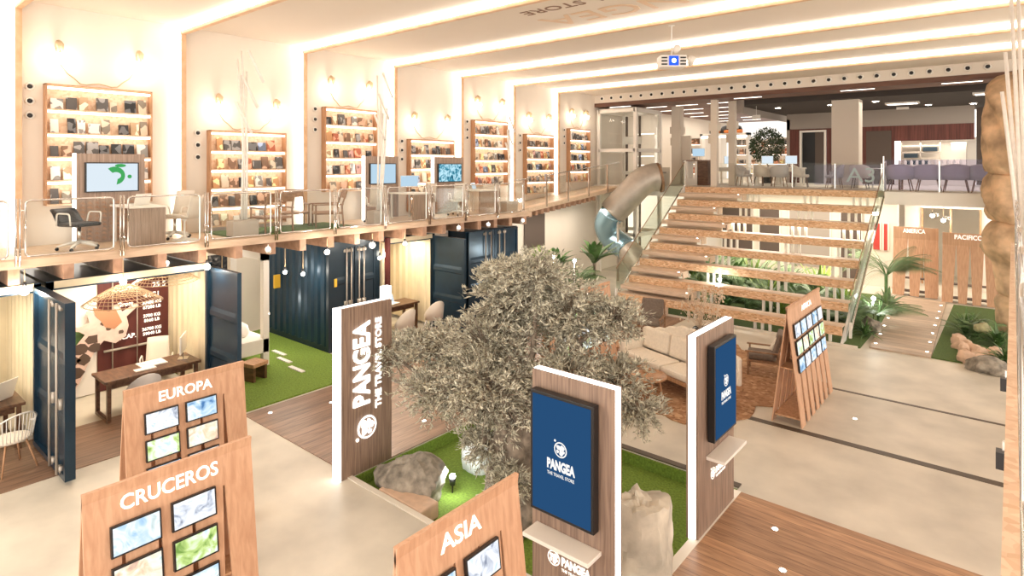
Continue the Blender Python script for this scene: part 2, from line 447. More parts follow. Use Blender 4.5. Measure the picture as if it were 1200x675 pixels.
# beam with nozzles
wb = MB().box(WX, 8, YB, YB + .3, 7.30, CZ)
struct(wb.build('wall_back', M['wall']))
struct(MB().box(WX, 8, YB - .02, YB + 1.2, 7.14, 7.30).build('trim_20', M['slatc']))
def nozzle(lab, loc, xd, yd, r=.11, group=None):
    o = thing('air_nozzle', lab, 'air vent', loc, group=group)
    m = frame((0, 0, 0), xd, yd)
    MB().lathe([(r, 0), (r, .02), (r * .85, .045), (r * .62, .04), (r * .55, .02)], seg=20, m=m).build('ring', M['white'], o, True)
    MB().lathe([(r * .56, .02), (r * .5, .047), (r * .2, .05)], seg=16, m=m).build('core', M['black'], o, True)
    return o
n0 = None; N = 29
for i in range(N):
    x = -13.62 + i * (13.05 / 28)
    lab = 'round white air nozzle with black core, %s from the left on the back beam' % ordn(i)
    if n0 is None: n0 = nozzle(lab, (x, YB - .002, 7.49), (1, 0, 0), (0, 0, 1), .1, 'air nozzles along the back beam')
    else: copy_tree(n0, (x, YB - .002, 7.49), 0, lab)
CASE = [(2.96, 4.72, 6.12, 5, .45), (5.94, 7.73, 5.38, 5, .43), (8.87, 10.50, 6.13, 5, .44), (11.76, 13.54, 5.38, 5, .43),
        (14.54, 16.21, 6.12, 5, .44), (17.33, 18.99, 5.76, 5, .44), (20.16, 21.62, 6.10, 5, .43)]
CN = ['leftmost', 'second', 'third', 'fourth', 'fifth', 'sixth', 'last']
n1 = None
for c, (y0, y1, zt, nr, pt) in enumerate(CASE):
    for j in range(3):
        lab = 'small round wall nozzle, %s of three beside the %s lit bookcase' % (['top', 'middle', 'lowest'][j], CN[c])
        loc = (WX + .002, y0 - .22, zt - .05 - .27 * j)
        if n1 is None: n1 = nozzle(lab, loc, (0, 1, 0), (0, 0, 1), .075, 'round nozzles on the left wall')
        else: copy_tree(n1, loc, 0, lab)
# ceiling lettering (read from the far side of the room)
cs = thing('ceiling_sign', 'brown PANGEA lettering and globe painted on the cream ceiling', 'sign', (-5.8, 9.7, CZ))
text_mesh('lettering', 'PANGEA', 1.05, M['tan'], cs, (.4, .55, -.006), (-1, 0, 0), (0, 1, 0), .004, .0, width=4.4)
text_mesh('lettering', 'THE TRAVEL STORE', .42, M['brownt'], cs, (.4, -.35, -.006), (-1, 0, 0), (0, 1, 0), .004, .0, width=4.3)
g = MB()
for a in range(3): g.lathe([(.62 - a * .2, 0), (.62 - a * .2, .008), (.57 - a * .2, .008), (.57 - a * .2, 0)], (3.55, .2, -.01), 28)
g.build('globe_emblem', M['tan'], cs)

# ---------------------------------------------------------------- mezzanine
EX = -12.2
struct(MB().box(WX - .1, EX, Yn, 15.5, 3.03, 3.1).build('floor', M['mezzfl']))
struct(MB().box(EX - .02, EX + .05, Yn, 15.5, 2.95, 3.09).build('trim_30', M['edge']))
struct(MB().box(WX - .1, EX - .1, Yn, 15.5, 2.93, 3.03).build('ceiling', M['grey']))
k = 0; y = .74
while y < 15.4:
    struct(MB().box(-14.1, EX + .045, y - .075, y + .075, 2.70, 2.95).build('trim_%d' % (40 + k), M['beam'])); y += .72; k += 1
struct(MB().hexa([(WX, 15.5, 2.95), (-12.7, 15.5, 2.95), (-12.7, 22.3, 3.58), (WX, 22.3, 3.58)],
                 [(WX, 15.5, 3.1), (-12.7, 15.5, 3.1), (-12.7, 22.3, 3.73), (WX, 22.3, 3.73)]).build('floor', M['mezzfl']))
d = MB()
for i in range(14):
    yy = 15.7 + i * .34; zz = 2.95 + (yy - 15.5) * .0926
    d.box(-13.9, -12.68, yy, yy + .14, zz - .16, zz)
struct(d.build('trim_31', M['beam']))

def rail_panel(lab, y0, y1, x=-12.13, z0=3.14, z1=4.04, group='chrome balustrade panels along the mezzanine edge', face=1):
    o = thing('balustrade_panel', lab, 'railing', (x, y0, z0), group=group)
    L = y1 - y0; H = z1 - z0
    fr = rounded([(0, .12 + .0, H * .5), (0, .12, H), (0, L - .1, H), (0, L - .1, 0), (0, .12, 0), (0, .12, H * .5)], .07, 3)
    MB().tube(fr, .016, 6).build('frame', M['chrome'], o, True)
    MB().box(-.004, .004, .14, L - .12, .02, H - .02).build('glass_pane', M['glass'], o)
    for yy in (-.0, .05):
        MB().tube([(0.01, yy, -.14), (0.01, yy, H + .03)], .016, 6).build('post', M['chrome'], o, True)
    for zz in (H - .16, .12): MB().tube([(0, 0, zz), (0, .13, zz)], .009, 5).build('bracket', M['chrome'], o)
    return o
PY = [-.7, .75, 2.2, 3.65, 5.1, 6.55, 8.0, 9.45, 10.95, 12.35, 13.75, 15.1]
BN = ['second from the left edge', 'in front of the wheeled black chair', 'in front of the first desk and white tulip chair', 'in front of the left planter block',
      'before the wooden lounge chairs', 'left of the second lit partition', 'before the second desk', 'before the third lit partition',
      'before the third desk', 'at the right end by the planter block']
for i in range(1, len(PY) - 1):
    rail_panel('chrome framed glass balustrade panel ' + BN[i - 1], PY[i], PY[i + 1])
rr = thing('ramp_railing', 'thin steel handrail with glass along the rising ramp to the upper floor', 'railing', (-12.7, 15.5, 3.1))
def rz(y): return (y - 15.5) * .0926
MB().tube([(0, -.3, 1.02), (0, .1, 1.02), (0, 6.6, 1.02 + rz(22.1))], .02, 6).build('handrail', M['chrome'], rr, True)
for j, yy in enumerate((.25, 1.55, 2.9, 4.3, 5.7)):
    MB().box(-.02, .02, yy - .03, yy + .03, rz(yy + 15.5) - .1, 1.0 + rz(yy + 15.5)).build('post', M['chrome'], rr)
    if j < 4:
        a, b = yy + .1, yy + 1.2
        MB().hexa([(-.005, a, .08 + rz(a + 15.5)), (.005, a, .08 + rz(a + 15.5)), (.005, b, .08 + rz(b + 15.5)), (-.005, b, .08 + rz(b + 15.5))],
                  [(-.005, a, .9 + rz(a + 15.5)), (.005, a, .9 + rz(a + 15.5)), (.005, b, .9 + rz(b + 15.5)), (-.005, b, .9 + rz(b + 15.5))]).build('glass_pane', M['glass'], rr)

# ---------------------------------------------------------------- bookcases
def bookcase(c, y0, y1, zt, nr, pt):
    o = thing('bookcase', 'lit wall bookcase with %d glowing shelves, %s from the left' % (nr, CN[c]), 'bookcase', (WX, y0, zt - nr * pt), group='lit bookcases on the left wall')
    L = y1 - y0; H = nr * pt; dp = .20
    MB().box(0, .012, 0, L, 0, H).build('back_panel', M['osbl'], o)
    MB().box(0, dp, -.02, 0, -.02, H + .02).box(0, dp, L, L + .02, -.02, H + .02).box(0, dp, -.02, L + .02, H, H + .02).build('frame', M['oakr'], o)
    for r in range(nr):
        s = MB().box(0, dp - .01, 0, L, r * pt - .03, r * pt).build('shelf', M['osbl'], o)
        MB().box(dp - .07, dp - .012, .02, L - .02, (r + 1) * pt - .075, (r + 1) * pt - .032).build('light_strip', M['ledw'], s)
    return o
for c, a in enumerate(CASE): bookcase(c, *a)
bookmesh = {}
def book_me(w, h, t):
    k = (round(w, 2), round(h, 2), round(t, 3))
    if k not in bookmesh:
        b = MB().box(-t / 2, t / 2, -w / 2, w / 2, 0, h)
        me = D.meshes.new('book'); me.from_pydata(b.v, [], b.f); bookmesh[k] = me
    return bookmesh[k]
import itertools
_bc = {}
for c, (y0, y1, zt, nr, pt) in enumerate(CASE):
    for r in range(nr):
        zb = zt - (r + 1) * pt + .005; y = y0 + .07; cnt = 0
        grp = 'books on the %s shelf of the %s bookcase' % (ordn(r) if r else 'top', CN[c])
        rnd = random.Random(c * 31 + r)
        while y < y1 - .16 and cnt < 9:
            if rnd.random() < .12: y += .1
            w = rnd.choice((.13, .15, .17, .2)); h = rnd.choice((.2, .23, .26, .29)); t = rnd.choice((.02, .03, .045))
            if y + w > y1 - .03: break
            bi = rnd.choices(range(10), (3, 3, 1.5, 2.5, 2.5, 1.5, .8, 1, 2, 2))[0]
            if c == 0: bi = rnd.choices((0, 1, 3, 8, 9, 4), (3, 2, 3, 2, 1, 1))[0]
            key = (w, h, t, bi)
            me = book_me(w, h, t)
            if key not in _bc: m2 = me.copy(); m2.materials.append(BOOKM[bi]); _bc[key] = m2
            o = D.objects.new('book', _bc[key]); COL.objects.link(o)
            o.location = (WX + .075 + t, y + w / 2, zb); o.rotation_euler = (0, R(-9), R(rnd.uniform(-4, 4)))
            tag(o, '%s covered book standing face out, %s along the %s shelf of the %s bookcase' % (BOOKC[bi][0], ordn(cnt), ordn(r) if r else 'top', CN[c]), 'book', grp)
            y += w + rnd.uniform(.015, .05); cnt += 1

# wall lamps: bird-like brackets holding a glowing bulb, with a swagged cable between the pair
def sconce(lab, loc):
    o = thing('wall_lamp', lab, 'lamp', loc, group='pairs of lit wall lamps above the bookcases')
    MB().tube([(0, 0, .0), (.05, 0, .10), (.12, 0, .15), (.19, .01, .11), (.2, .02, .0), (.19, .03, -.10)], [.02, .04, .06, .055, .03, .014], 8).build('bracket', M['rope'], o, True)
    MB().tube([(.2, .0, .08), (.21, 0, -.02), (.2, .0, -.05)], [.012, .012, .03], 8).build('socket', M['oakr'], o, True)
    MB().sphere((.2, 0, -.13), .075, 14, 10).build('bulb', M['bulb'], o, True)
    point((.34, 0, -.16), 4.5, parent=o)
    return o
w0 = None
for c, (y0, y1, zt, nr, pt) in enumerate(CASE):
    ya, yb = y0 + .2, y1 - .2
    for j, yy in enumerate((ya, yb)):
        lab = 'glowing bulb on a curved bird-like wall bracket, %s of the pair above the %s bookcase' % (('left', 'right')[j], CN[c])
        loc = (WX, yy, zt + .66)
        if w0 is None: w0 = sconce(lab, loc)
        else: copy_tree(w0, loc, 0, lab)
    pts = []
    for i in range(13):
        t = i / 12; zz = zt + .42 - .36 * math.sin(PI * t) ** .6 + (.05 * math.cos(4 * PI * t) if .2 < t < .8 else 0)
        pts.append((WX + .02, ya + .05 + (yb - ya - .1) * t, zz))
    tag(MB().tube(pts, .011, 5).build('lamp_cable', M['rope'], None, True), 'thin cable swagging between the two lamps above the %s bookcase' % CN[c], 'cable', 'swagged lamp cables')

# ---------------------------------------------------------------- mezzanine furniture
def partition(lab, y0, y1, scr, scrlab, zt=4.86):
    o = thing('screen_partition', lab, 'partition', (-13.72, y0, 3.1), group='walnut screen partitions on the mezzanine')
    W = y1 - y0; H = zt - 3.1
    MB().box(-.05, .05, 0, W, .02, H).build('panel', M['walnutp'], o)
    MB().box(-.055, .056, -.035, -.002, 0, H + .005).build('edge_light', M['edgel'], o)
    dz = MB()
    nn = 9
    for i in range(nn):
        for j in range(9):
            a = .05 + i * (W - .1) / nn; z = .06 + j * .085
            dz.add([(.052, a, z + .03), (.052, a + (W - .1) / nn * .9, z), (.058, a + (W - .1) / nn * .45, z + .07)], [(0, 1, 2)])
    dz.build('embossed_pattern', M['beam'], o)
    s = MB().box(.052, .10, .13, W - .12, .98, 1.56).build('television', M['black'], o); s['label'] = scrlab
    MB().box(.101, .104, .155, W - .145, 1.0, 1.54).build('screen', scr, s)
    return o, s
p1, s1 = partition('walnut partition with lit edge and television of green globe picture, first from the left', 3.38, 4.55, M['scrw'], 'television showing a green leaf globe', 4.83)
g = MB()
m = frame((.106, .62, 1.30), (0, 1, 0), (0, 0, 1))
pts = [(.18 * math.cos(a), .18 * math.sin(a)) for a in [R(x) for x in range(-80, 140, 15)]]
pts += [(.09 * math.cos(a) + .02, .07 * math.sin(a)) for a in [R(x) for x in range(130, -90, -20)]]
g.prism(pts, .002, m)
g.prism([(.26 + .04 * math.cos(R(a)), -.02 + .04 * math.sin(R(a))) for a in range(0, 360, 40)], .002, m)
g.prism([(.1 + .1 * math.cos(R(a)), .2 + .035 * math.sin(R(a))) for a in range(0, 360, 40)], .002, m)
g.build('globe_print', M['green'], s1)
partition('walnut partition with lit edge and plain pale blue television, second from the left', 10.0, 11.16, M['skyb'], 'television with a plain pale blue screen')
partition('walnut partition with lit edge and television of a blue night picture, third from the left', 12.56, 13.83,
          picture('night_city_screen', [(.01, .05, .1), (.05, .25, .35), (.5, .75, .85), (.1, .3, .4)], 6., .9), 'television with a dark blue city picture')
def mdesk(lab, y0, y1):
    o = thing('office_desk', lab, 'desk', (-12.55, (y0 + y1) / 2, 3.1), group='mezzanine desks with walnut end panels')
    w = (y1 - y0) / 2
    MB().box(-.03, .03, -w, w, .0, .70).build('end_panel', M['walnutp'], o)
    MB().box(-1.05, .06, -w - .02, w + .02, .70, .735).build('desktop', M['white'], o, bevel=.005)
    for s in (-1, 1): MB().box(-1.0, -.95, s * (w - .05) - .02, s * (w - .05) + .02, 0, .7).build('leg', M['whitem'], o)
    return o
mdesk('white topped desk with walnut end panel beside the green globe screen', 3.93, 4.53)
mdesk('white topped desk with walnut end panel between the second and third partitions', 10.75, 11.5)
mdesk('white topped desk with walnut end panel right of the third partition', 13.4, 14.2)

def office_chair(lab, loc, rz, back=None, sl=None, bh=1.):
    back = back or M['chairf']
    o = thing('office_chair', lab, 'chair', loc, rz, 'swivel chairs on the mezzanine')
    b = MB()
    for k in range(5):
        a = 2 * PI * k / 5 + .3
        b.tube([(0, 0, .14), (.18 * math.cos(a), .18 * math.sin(a), .11), (.32 * math.cos(a), .32 * math.sin(a), .07)], [.035, .028, .018], 7)
    b.build('star_base', M['whitem'], o, True)
    for k in range(5):
        a = 2 * PI * k / 5 + .3
        MB().sphere((.32 * math.cos(a), .32 * math.sin(a), .032), .032, 8, 6).build('caster', M['black'], o, True)
    MB().tube([(0, 0, .12), (0, 0, .42)], .028, 10).build('gas_column', M['chrome'], o, True)
    MB().box(-.24, .24, -.24, .24, .42, .49).build('seat', sl or M['chairf'], o, bevel=.03)
    bk = MB()
    prof = [(-.22, .47), (-.25, .56), (-.27, .70), (-.29, .85), (-.33, .98)]
    prof = [(x - (.25 * (z - .47) if bh < 1 else 0), .47 + (z - .47) * bh) for x, z in prof]
    vs = []
    for (x, z) in prof:
        for (yy, xx) in ((-.22, .03), (-.12, 0), (0, -.01), (.12, 0), (.22, .03)):
            vs.append((x + xx, yy * (1 - (z - .47) * .25), z))
    n = len(vs); fs = [(i * 5 + j, i * 5 + j + 1, (i + 1) * 5 + j + 1, (i + 1) * 5 + j) for i in range(4) for j in range(4)]
    bo = bk.add(vs, fs).build('backrest', back, o, True)
    so = bo.modifiers.new('solid', 'SOLIDIFY'); so.thickness = .035
    for s in (-1, 1):
        MB().tube(rounded([(-.2, s * .26, .44), (-.16, s * .28, .66), (.16, s * .28, .66), (.16, s * .26, .45)], .06), .014, 6).build('armrest', M['whitem'], o, True)
    return o
ch = office_chair('wheeled office chair with black mesh seat by the first chrome railing panel', (-12.75, 3.2, 3.1), R(20), M['black'], M['black'], .5)
office_chair('white swivel chair standing behind the first desk near the globe screen', (-13.2, 4.95, 3.1), R(-60))
office_chair('white office chair in front of the second partition with pale blue screen', (-12.95, 9.85, 3.1), R(150))
office_chair('white office chair before the third partition with dark picture', (-12.8, 12.75, 3.1), R(150))
office_chair('white office chair half hidden behind the second desk', (-13.2, 11.75, 3.1), R(-80))
def tulip_chair(lab, loc, rz):
    o = thing('tulip_chair', lab, 'chair', loc, rz)
    MB().lathe([(.24, 0), (.22, .012), (.04, .04), (.022, .1), (.022, .36), (.06, .43)], seg=20).build('pedestal', M['whitem'], o, True)
    vs = []; fs = []
    for i in range(9):
        t = i / 8
        for j in range(7):
            s = (j / 6 - .5) * 2
            if t < .5: x = .24 - t * .86; z = .45 + .05 * s * s
            else: x = -.19 - (t - .5) * .22; z = .45 + (t - .5) * .84
            vs.append((x + (.05 * s * s if t > .5 else 0), s * (.25 - .05 * abs(t - .4)), z + (.03 if abs(s) > .8 else 0)))
    fs = [(i * 7 + j, i * 7 + j + 1, (i + 1) * 7 + j + 1, (i + 1) * 7 + j) for i in range(8) for j in range(6)]
    bo = MB().add(vs, fs).build('shell', M['chairf'], o, True); so = bo.modifiers.new('solid', 'SOLIDIFY'); so.thickness = .03
    return o
tulip_chair('white tulip chair with a round foot right of the first desk', (-12.85, 5.0, 3.1), R(-140))
tulip_chair('pale shell chair at the far right end of the mezzanine beside the planter block', (-13.0, 14.5, 3.1), R(-30))

def lounge_chair(lab, loc, rz, cushion=None, group=None, cm=None):
    o = thing('lounge_chair', lab, 'armchair', loc, rz, group)
    w = .32
    for s in (-1, 1):
        MB().tube([(.3, s * w, 0), (.3, s * w, .52)], .022, 6).build('leg', M['furn'], o, True)
        MB().tube([(-.34, s * w, 0), (-.30, s * w, .5), (-.42, s * (w - .02), .86)], .022, 6).build('leg', M['furn'], o, True)
        MB().box(-.34, .36, s * w - .03, s * w + .03, .52, .55).build('armrest', M['furn'], o, bevel=.008)
    MB().box(-.3, .32, -w, w, .30, .35).build('seat_frame', M['furn'], o, bevel=.008)
    m = Matrix.Translation((-.35, 0, .58)) @ Matrix.Rotation(R(-14), 4, 'Y')
    MB().box(-.02, .02, -w, w, .1, .3, m).build('backrest', M['furn'], o, bevel=.008)
    if cushion:
        MB().box(-.26, .33, -w + .03, w - .03, .35, .46).build('seat_cushion', cm or M['greyf'], o, bevel=.035)
        MB().box(.02, .14, -w + .03, w - .03, -.16, .36, m).build('back_cushion', cm or M['greyf'], o, bevel=.04)
    return o
lounge_chair('wooden armchair seen from behind on the mezzanine turf rug', (-12.65, 6.75, 3.13), R(180), group='wooden armchairs on the mezzanine')
lounge_chair('wooden armchair seen side-on at the right end of the mezzanine turf rug', (-12.8, 8.25, 3.13), R(-115), group='wooden armchairs on the mezzanine')
lounge_chair('pale wooden armchair near the wall behind the other mezzanine armchairs', (-13.5, 7.75, 3.13), R(-20), group='wooden armchairs on the mezzanine')
tag(MB().box(-13.75, -12.35, 5.75, 8.75, 3.1, 3.13).build('turf_rug', M['turfd']), 'green turf rug under the wooden armchairs on the mezzanine', 'rug')
def planter_box(lab, y0, y1, x=-12.45):
    o = thing('planter_block', lab, 'planter', (x, y0, 3.1), group='concrete blocks holding white branches')
    b = MB().box(-.16, .16, 0, y1 - y0, 0, .34).build('block', M['boxs'], o, bevel=.01)
    MB().box(-.12, .12, .04, y1 - y0 - .04, .341, .35).build('soil', M['boxs'], o)
    return o
planter_box('pale concrete block holding white branches in front of the second bookcase', 5.75, 6.3, -12.5)
planter_box('pale concrete block holding white branches before the second lit partition', 9.3, 9.8, -12.5)
planter_box('pale concrete block at the far right corner of the mezzanine', 14.45, 15.0, -12.5)
def branches(lab, loc, sc, seed, group='white branch sculptures'):
    o = thing('branch_sculpture', lab, 'sculpture', loc, group=group); rnd = random.Random(seed)
    for i in range(4):
        y1 = rnd.uniform(-.12, .2) * sc; h = rnd.uniform(2.2, 3.2) * sc
        a = rnd.uniform(-.05, .05); 
        pts = [(a, -.05 + i * .035, 0), (a, i * .03 + y1 * .3, h * .45), (a, y1, h)]
        MB().tube(pts, [.024, .022, .018], 7).build('branch', M['sticks'], o, True)
    for i in range(3):
        z = (1.9 + i * .5) * sc; y = (-.15 + .12 * i) * sc
        MB().tube([(.0, y, z + .33 * sc), (0, y + .3 * sc, z - .25 * sc)], .03, 7).build('cross_branch', M['sticks'], o, True)
    return o
branches('tall white branch sculpture rising in front of the second bookcase', (-12.5, 6.05, 3.44), 1.12, 3)
branches('tall white branch sculpture rising left of the second lit partition', (-12.5, 9.6, 3.44), 1.1, 8)
branches('tall slender white branch sculpture in the last mezzanine planter block', (-12.5, 14.7, 3.44), .85, 11)
# laptops / monitors on the desks
def laptop(name, lab, loc, rz, scr, grp=None, s=1.):
    o = thing(name, lab, 'laptop' if name == 'laptop' else 'monitor', loc, rz, grp)
    if name == 'laptop':
        MB().box(-.11 * s, .11 * s, -.16 * s, .16 * s, 0, .015).build('keyboard_base', M['whitem'], o)
        m = Matrix.Translation((-.11 * s, 0, .012)) @ Matrix.Rotation(R(-18), 4, 'Y')
        MB().box(-.006, .006, -.16 * s, .16 * s, 0, .22 * s, m).build('lid', M['whitem'], o)
        MB().box(.007, .009, -.15 * s, .15 * s, .01, .21 * s, m).build('screen', scr, o)
    else:
        MB().box(-.09, .09, -.1, .1, 0, .012).tube([(0, 0, .01), (-.02, 0, .2)], .014, 6).build('stand', M['chrome'], o)
        MB().box(-.015, .01, -.27, .27, .14, .48).build('housing', M['whitem'], o, bevel=.004)
        MB().box(.011, .013, -.26, .26, .155, .47).build('screen', scr, o)
    return o
laptop('computer_monitor', 'desk monitor with pale blue screen on the second mezzanine desk', (-13.35, 11.3, 3.835), R(-20), M['skyb'])
laptop('laptop', 'open white laptop on the third mezzanine desk', (-13.0, 13.8, 3.835), R(20), M['scrw'])
laptop('laptop', 'open white laptop on the first mezzanine desk by the globe screen', (-13.0, 4.2, 3.835), R(200), M['scrw'])
# ================================================================ CONTAINERS under the mezzanine
def corr(mb, a, b, z0, z1, depth=.04, pitch=.28, th=.01):
    """corrugated sheet from a to b (xy), ribs pushed along the left normal"""
    a = Vector(a); b = Vector(b); L = (b - a).length; u = (b - a) / L; n = Vector((-u.y, u.x))
    prof = []; s = 0
    while s < L - 1e-6:
        for ds, o in ((0, 0), (pitch * .25, 0), (pitch * .45, depth), (pitch * .8, depth)):
            if s + ds < L: prof.append((s + ds, o))
        s += pitch
    prof.append((L, 0))
    vs = []
    for s, o in prof:
        p = a + u * s + n * o; vs += [(p.x, p.y, z0), (p.x, p.y, z1)]
    mb.add(vs, [(2 * i, 2 * i + 2, 2 * i + 3, 2 * i + 1) for i in range(len(prof) - 1)])
    return mb

def door_leaf(name, mat_, parent, hinge, tip, z0, z1, th=.06, side=1, rods=True, sm=None):
    """a container door leaf standing from hinge to tip; pressed panels and locking rods on one side"""
    h = Vector((*hinge, 0)); t = Vector((*tip, 0)); L = (t - h).length; u = (t - h) / L
    m = frame((h.x, h.y, z0), u, Vector((-u.y, u.x, 0)) * 1)
    H = z1 - z0
    b = MB(); e = .08
    b.box(0, L, -th / 2, th / 2, 0, e, m).box(0, L, -th / 2, th / 2, H - e, H, m).box(0, e, -th / 2, th / 2, e, H - e, m).box(L - e, L, -th / 2, th / 2, e, H - e, m)
    nb = 3; hh = (H - 2 * e) / nb
    for i in range(nb):
        za = e + i * hh
        b.box(e, L - e, -.008, .008, za, za + hh, m)
        if i: # sloping pressed rail
            vs = [Vector((x, y, z)) for x in (e, L - e) for (y, z) in ((.03 * side, za - .07), (.03 * side, za + .02), (0, za + .12), (0, za - .12))]
            vs = [m @ v for v in vs]
            b.add(vs, [(0, 1, 2, 3), (7, 6, 5, 4), (0, 4, 5, 1), (1, 5, 6, 2), (2, 6, 7, 3), (3, 7, 4, 0)])
            vs2 = [m @ Vector((x, -y, z)) for x in (e, L - e) for (y, z) in ((.03 * side, za - .07), (.03 * side, za + .02), (0, za + .12), (0, za - .12))]
            b.add(vs2, [(0, 3, 2, 1), (4, 5, 6, 7), (0, 1, 5, 4), (1, 2, 6, 5), (2, 3, 7, 6), (3, 0, 4, 7)])
    d = b.build(name, mat_, parent)
    if rods:
        for fx in (.62, .84):
            MB().tube([m @ Vector((L * fx, side * (th / 2 + .03), .03)), m @ Vector((L * fx, side * (th / 2 + .03), H - .03))], .018, 6)\
                .box(L * fx - .05, L * fx + .05, side * th / 2 - .01, side * th / 2 + .05, H * .38, H * .38 + .14, m)\
                .box(L * fx - .06, L * fx + .06, side * th / 2 - .01, side * th / 2 + .04, .06, .14, m)\
                .box(L * fx - .06, L * fx + .06, side * th / 2 - .01, side * th / 2 + .04, H - .14, H - .06, m).build('locking_rod', M['steel'], d, True)
    return d

def container(lab, y0, y1, xf=-12.25, xb=-14.5, inner=None, sidem=None, H=2.62, left=True):
    inner = inner or M['cream']; sidem = sidem or M['navy']
    o = thing('shipping_container', lab, 'container', (0, 0, 0), group='shipping containers under the mezzanine')
    b = MB(); corr(b, (xf - .08, y1 - .06), (xb, y1 - .06), .1, H - .08, -.035); b.build('side_wall', inner, o)
    b = MB(); corr(b, (xb, y0 + .05), (xf - .08, y0 + .05), .1, H - .08, -.035); b.build('side_wall', inner, o)
    MB().box(xb - .05, xb, y0, y1, 0, H).build('end_wall', inner, o)
    MB().box(xb, xf, y0, y1, H - .04, H + .04).build('roof', sidem, o)
    f = MB()
    for yy in (y0, y1 - .09): f.box(xf - .09, xf, yy, yy + .09, 0, H + .04)
    f.box(xf - .09, xf, y0, y1, H - .1, H + .05)
    f.build('door_frame', sidem, o)
    MB().box(xf - .02, xf + .012, y0 + .1, y1 - .1, H - .07, H + .05).build('lintel', M['cream'], o)
    return o
# container 1 (far left)
c1 = container('leftmost open container with cream ribbed walls and a teal display wall', .0, 2.55)
door_leaf('door', M['navy'], c1, (-12.22, 2.50), (-10.40, 2.50), .06, 2.62, .13, -1)
MB().box(-14.45, -14.40, .05, 1.9, .3, 2.5).build('display_wall', mat('teal_panel', (.03, .075, .075), .6), c1)
# container 2 (giraffe)
c2 = container('open container with giraffe print, maroon mural and rattan lampshades', 2.62, 5.28, xb=-14.2)
door_leaf('door', M['navy'], c2, (-12.3, 5.25), (-11.02, 5.25), .06, 2.60, .08, -1, rods=False)
# container 3
c3 = thing('shipping_container', 'closed dark blue container with corrugated side behind the turf gap', 'container', (0, 0, 0), group='shipping containers under the mezzanine')
b = MB(); corr(b, (-15.9, 8.32), (-12.9, 8.32), .15, 2.6, -.045, .30); b.build('side_wall', M['navy'], c3)
MB().box(-15.9, -12.85, 8.31, 8.36, 0, .16).box(-15.9, -12.85, 8.31, 8.36, 2.55, 2.7).box(-12.93, -12.82, 8.30, 8.42, 0, 2.7).box(-12.93, -12.82, 9.72, 9.84, 0, 2.7)\
    .box(-12.93, -12.82, 8.4, 9.75, 2.55, 2.7).build('corner_frame', M['navyd'], c3)
MB().box(-15.9, -12.9, 8.36, 9.84, 2.62, 2.7).build('roof', M['navy'], c3)
door_leaf('door', M['navyd'], c3, (-12.86, 8.42), (-12.86, 9.05), .14, 2.56, .06, -1)
door_leaf('door', M['navyd'], c3, (-12.86, 9.74), (-12.86, 9.08), .14, 2.56, .06, 1)
lbl = MB().box(-12.82, -12.815, 8.46, 8.54, 1.6, 1.8).build('yellow_plate', M['yellow'], c3); lbl['label'] = 'small yellow plate'
# container 4
c4 = container('open container with cream walls, wooden desk and pale chairs', 9.9, 11.6, xf=-12.6, xb=-14.7)
door_leaf('door', M['navy'], c4, (-12.65, 11.55), (-11.35, 11.55), .06, 2.62, .08, -1, rods=False)
MB().box(-12.66, -12.55, 9.88, 9.98, 0, 2.7).build('post', M['maroon'], c4)
# container 5
c5 = thing('shipping_container', 'dark blue container end behind the olive tree top, furthest right', 'container', (0, 0, 0), group='shipping containers under the mezzanine')
MB().box(-14.5, -12.5, 12.75, 15.15, .0, 2.62).build('body', M['navy'], c5)
door_leaf('door', M['navy'], c5, (-12.45, 12.8), (-12.45, 13.95), .1, 2.6, .06, -1)
door_leaf('door', M['navy'], c5, (-12.45, 15.1), (-12.45, 13.98), .1, 2.6, .06, 1)
struct(MB().box(-16.0, -13.2, 11.8, 12.7, 0, 2.93).build('wall_left', M['pale']))
struct(MB().box(X0, -14.8, Yn, 12.6, 0, .006).build('floor', M['pale']))
# giraffe poster and mural, on the back wall of container 2
mp = thing('giraffe_poster', 'tall pale poster of a giraffe neck and head with dark patches', 'poster', (-14.17, 2.72, .02))
MB().box(0, .02, 0, 1.12, 0, 2.45).build('sheet', M['paper'], mp)
def pl_(pts, h, mt, nm, x=.024, par=mp): return MB().prism(pts, h, frame((x, 0, 0), (0, 1, 0), (0, 0, 1))).build(nm, mt, par)
pl_([(.28, 0), (.5, 0), (.6, .35), (.85, .75), (1.0, 1.0), (.9, 1.3), (.55, 1.35), (.28, 1.0)], .002, M['leaf'], 'leaf_print')
mg = thing('giraffe_cutout', 'giraffe head and neck print with dark patches leaning before the maroon mural', 'wall print', (-14.06, 2.52, .02)); mg.scale = (1, 1, .82)
def gl_(pts, h, mt, nm, x): return MB().prism(pts, h, frame((x, 0, 0), (0, 1, 0), (0, 0, 1))).build(nm, mt, mg)
gl_([(.35, .0), (.75, .0), (1.0, .35), (1.15, .8), (1.28, 1.1), (1.42, 1.28), (1.62, 1.16), (1.80, 1.28), (1.86, 1.55), (1.82, 1.78), (2.05, 2.02), (1.98, 2.07), (1.74, 1.92),
     (1.68, 2.12), (1.6, 2.12), (1.55, 1.92), (1.30, 1.85), (1.18, 2.08), (1.12, 2.05), (1.17, 1.78), (1.0, 1.70), (.66, 1.80), (.7, 1.70), (1.0, 1.60), (1.1, 1.5), (.8, 1.05), (.5, .55)], .012, M['skin'], 'body_print', 0)
msp = frame((.013, 0, 0), (0, 1, 0), (0, 0, 1))
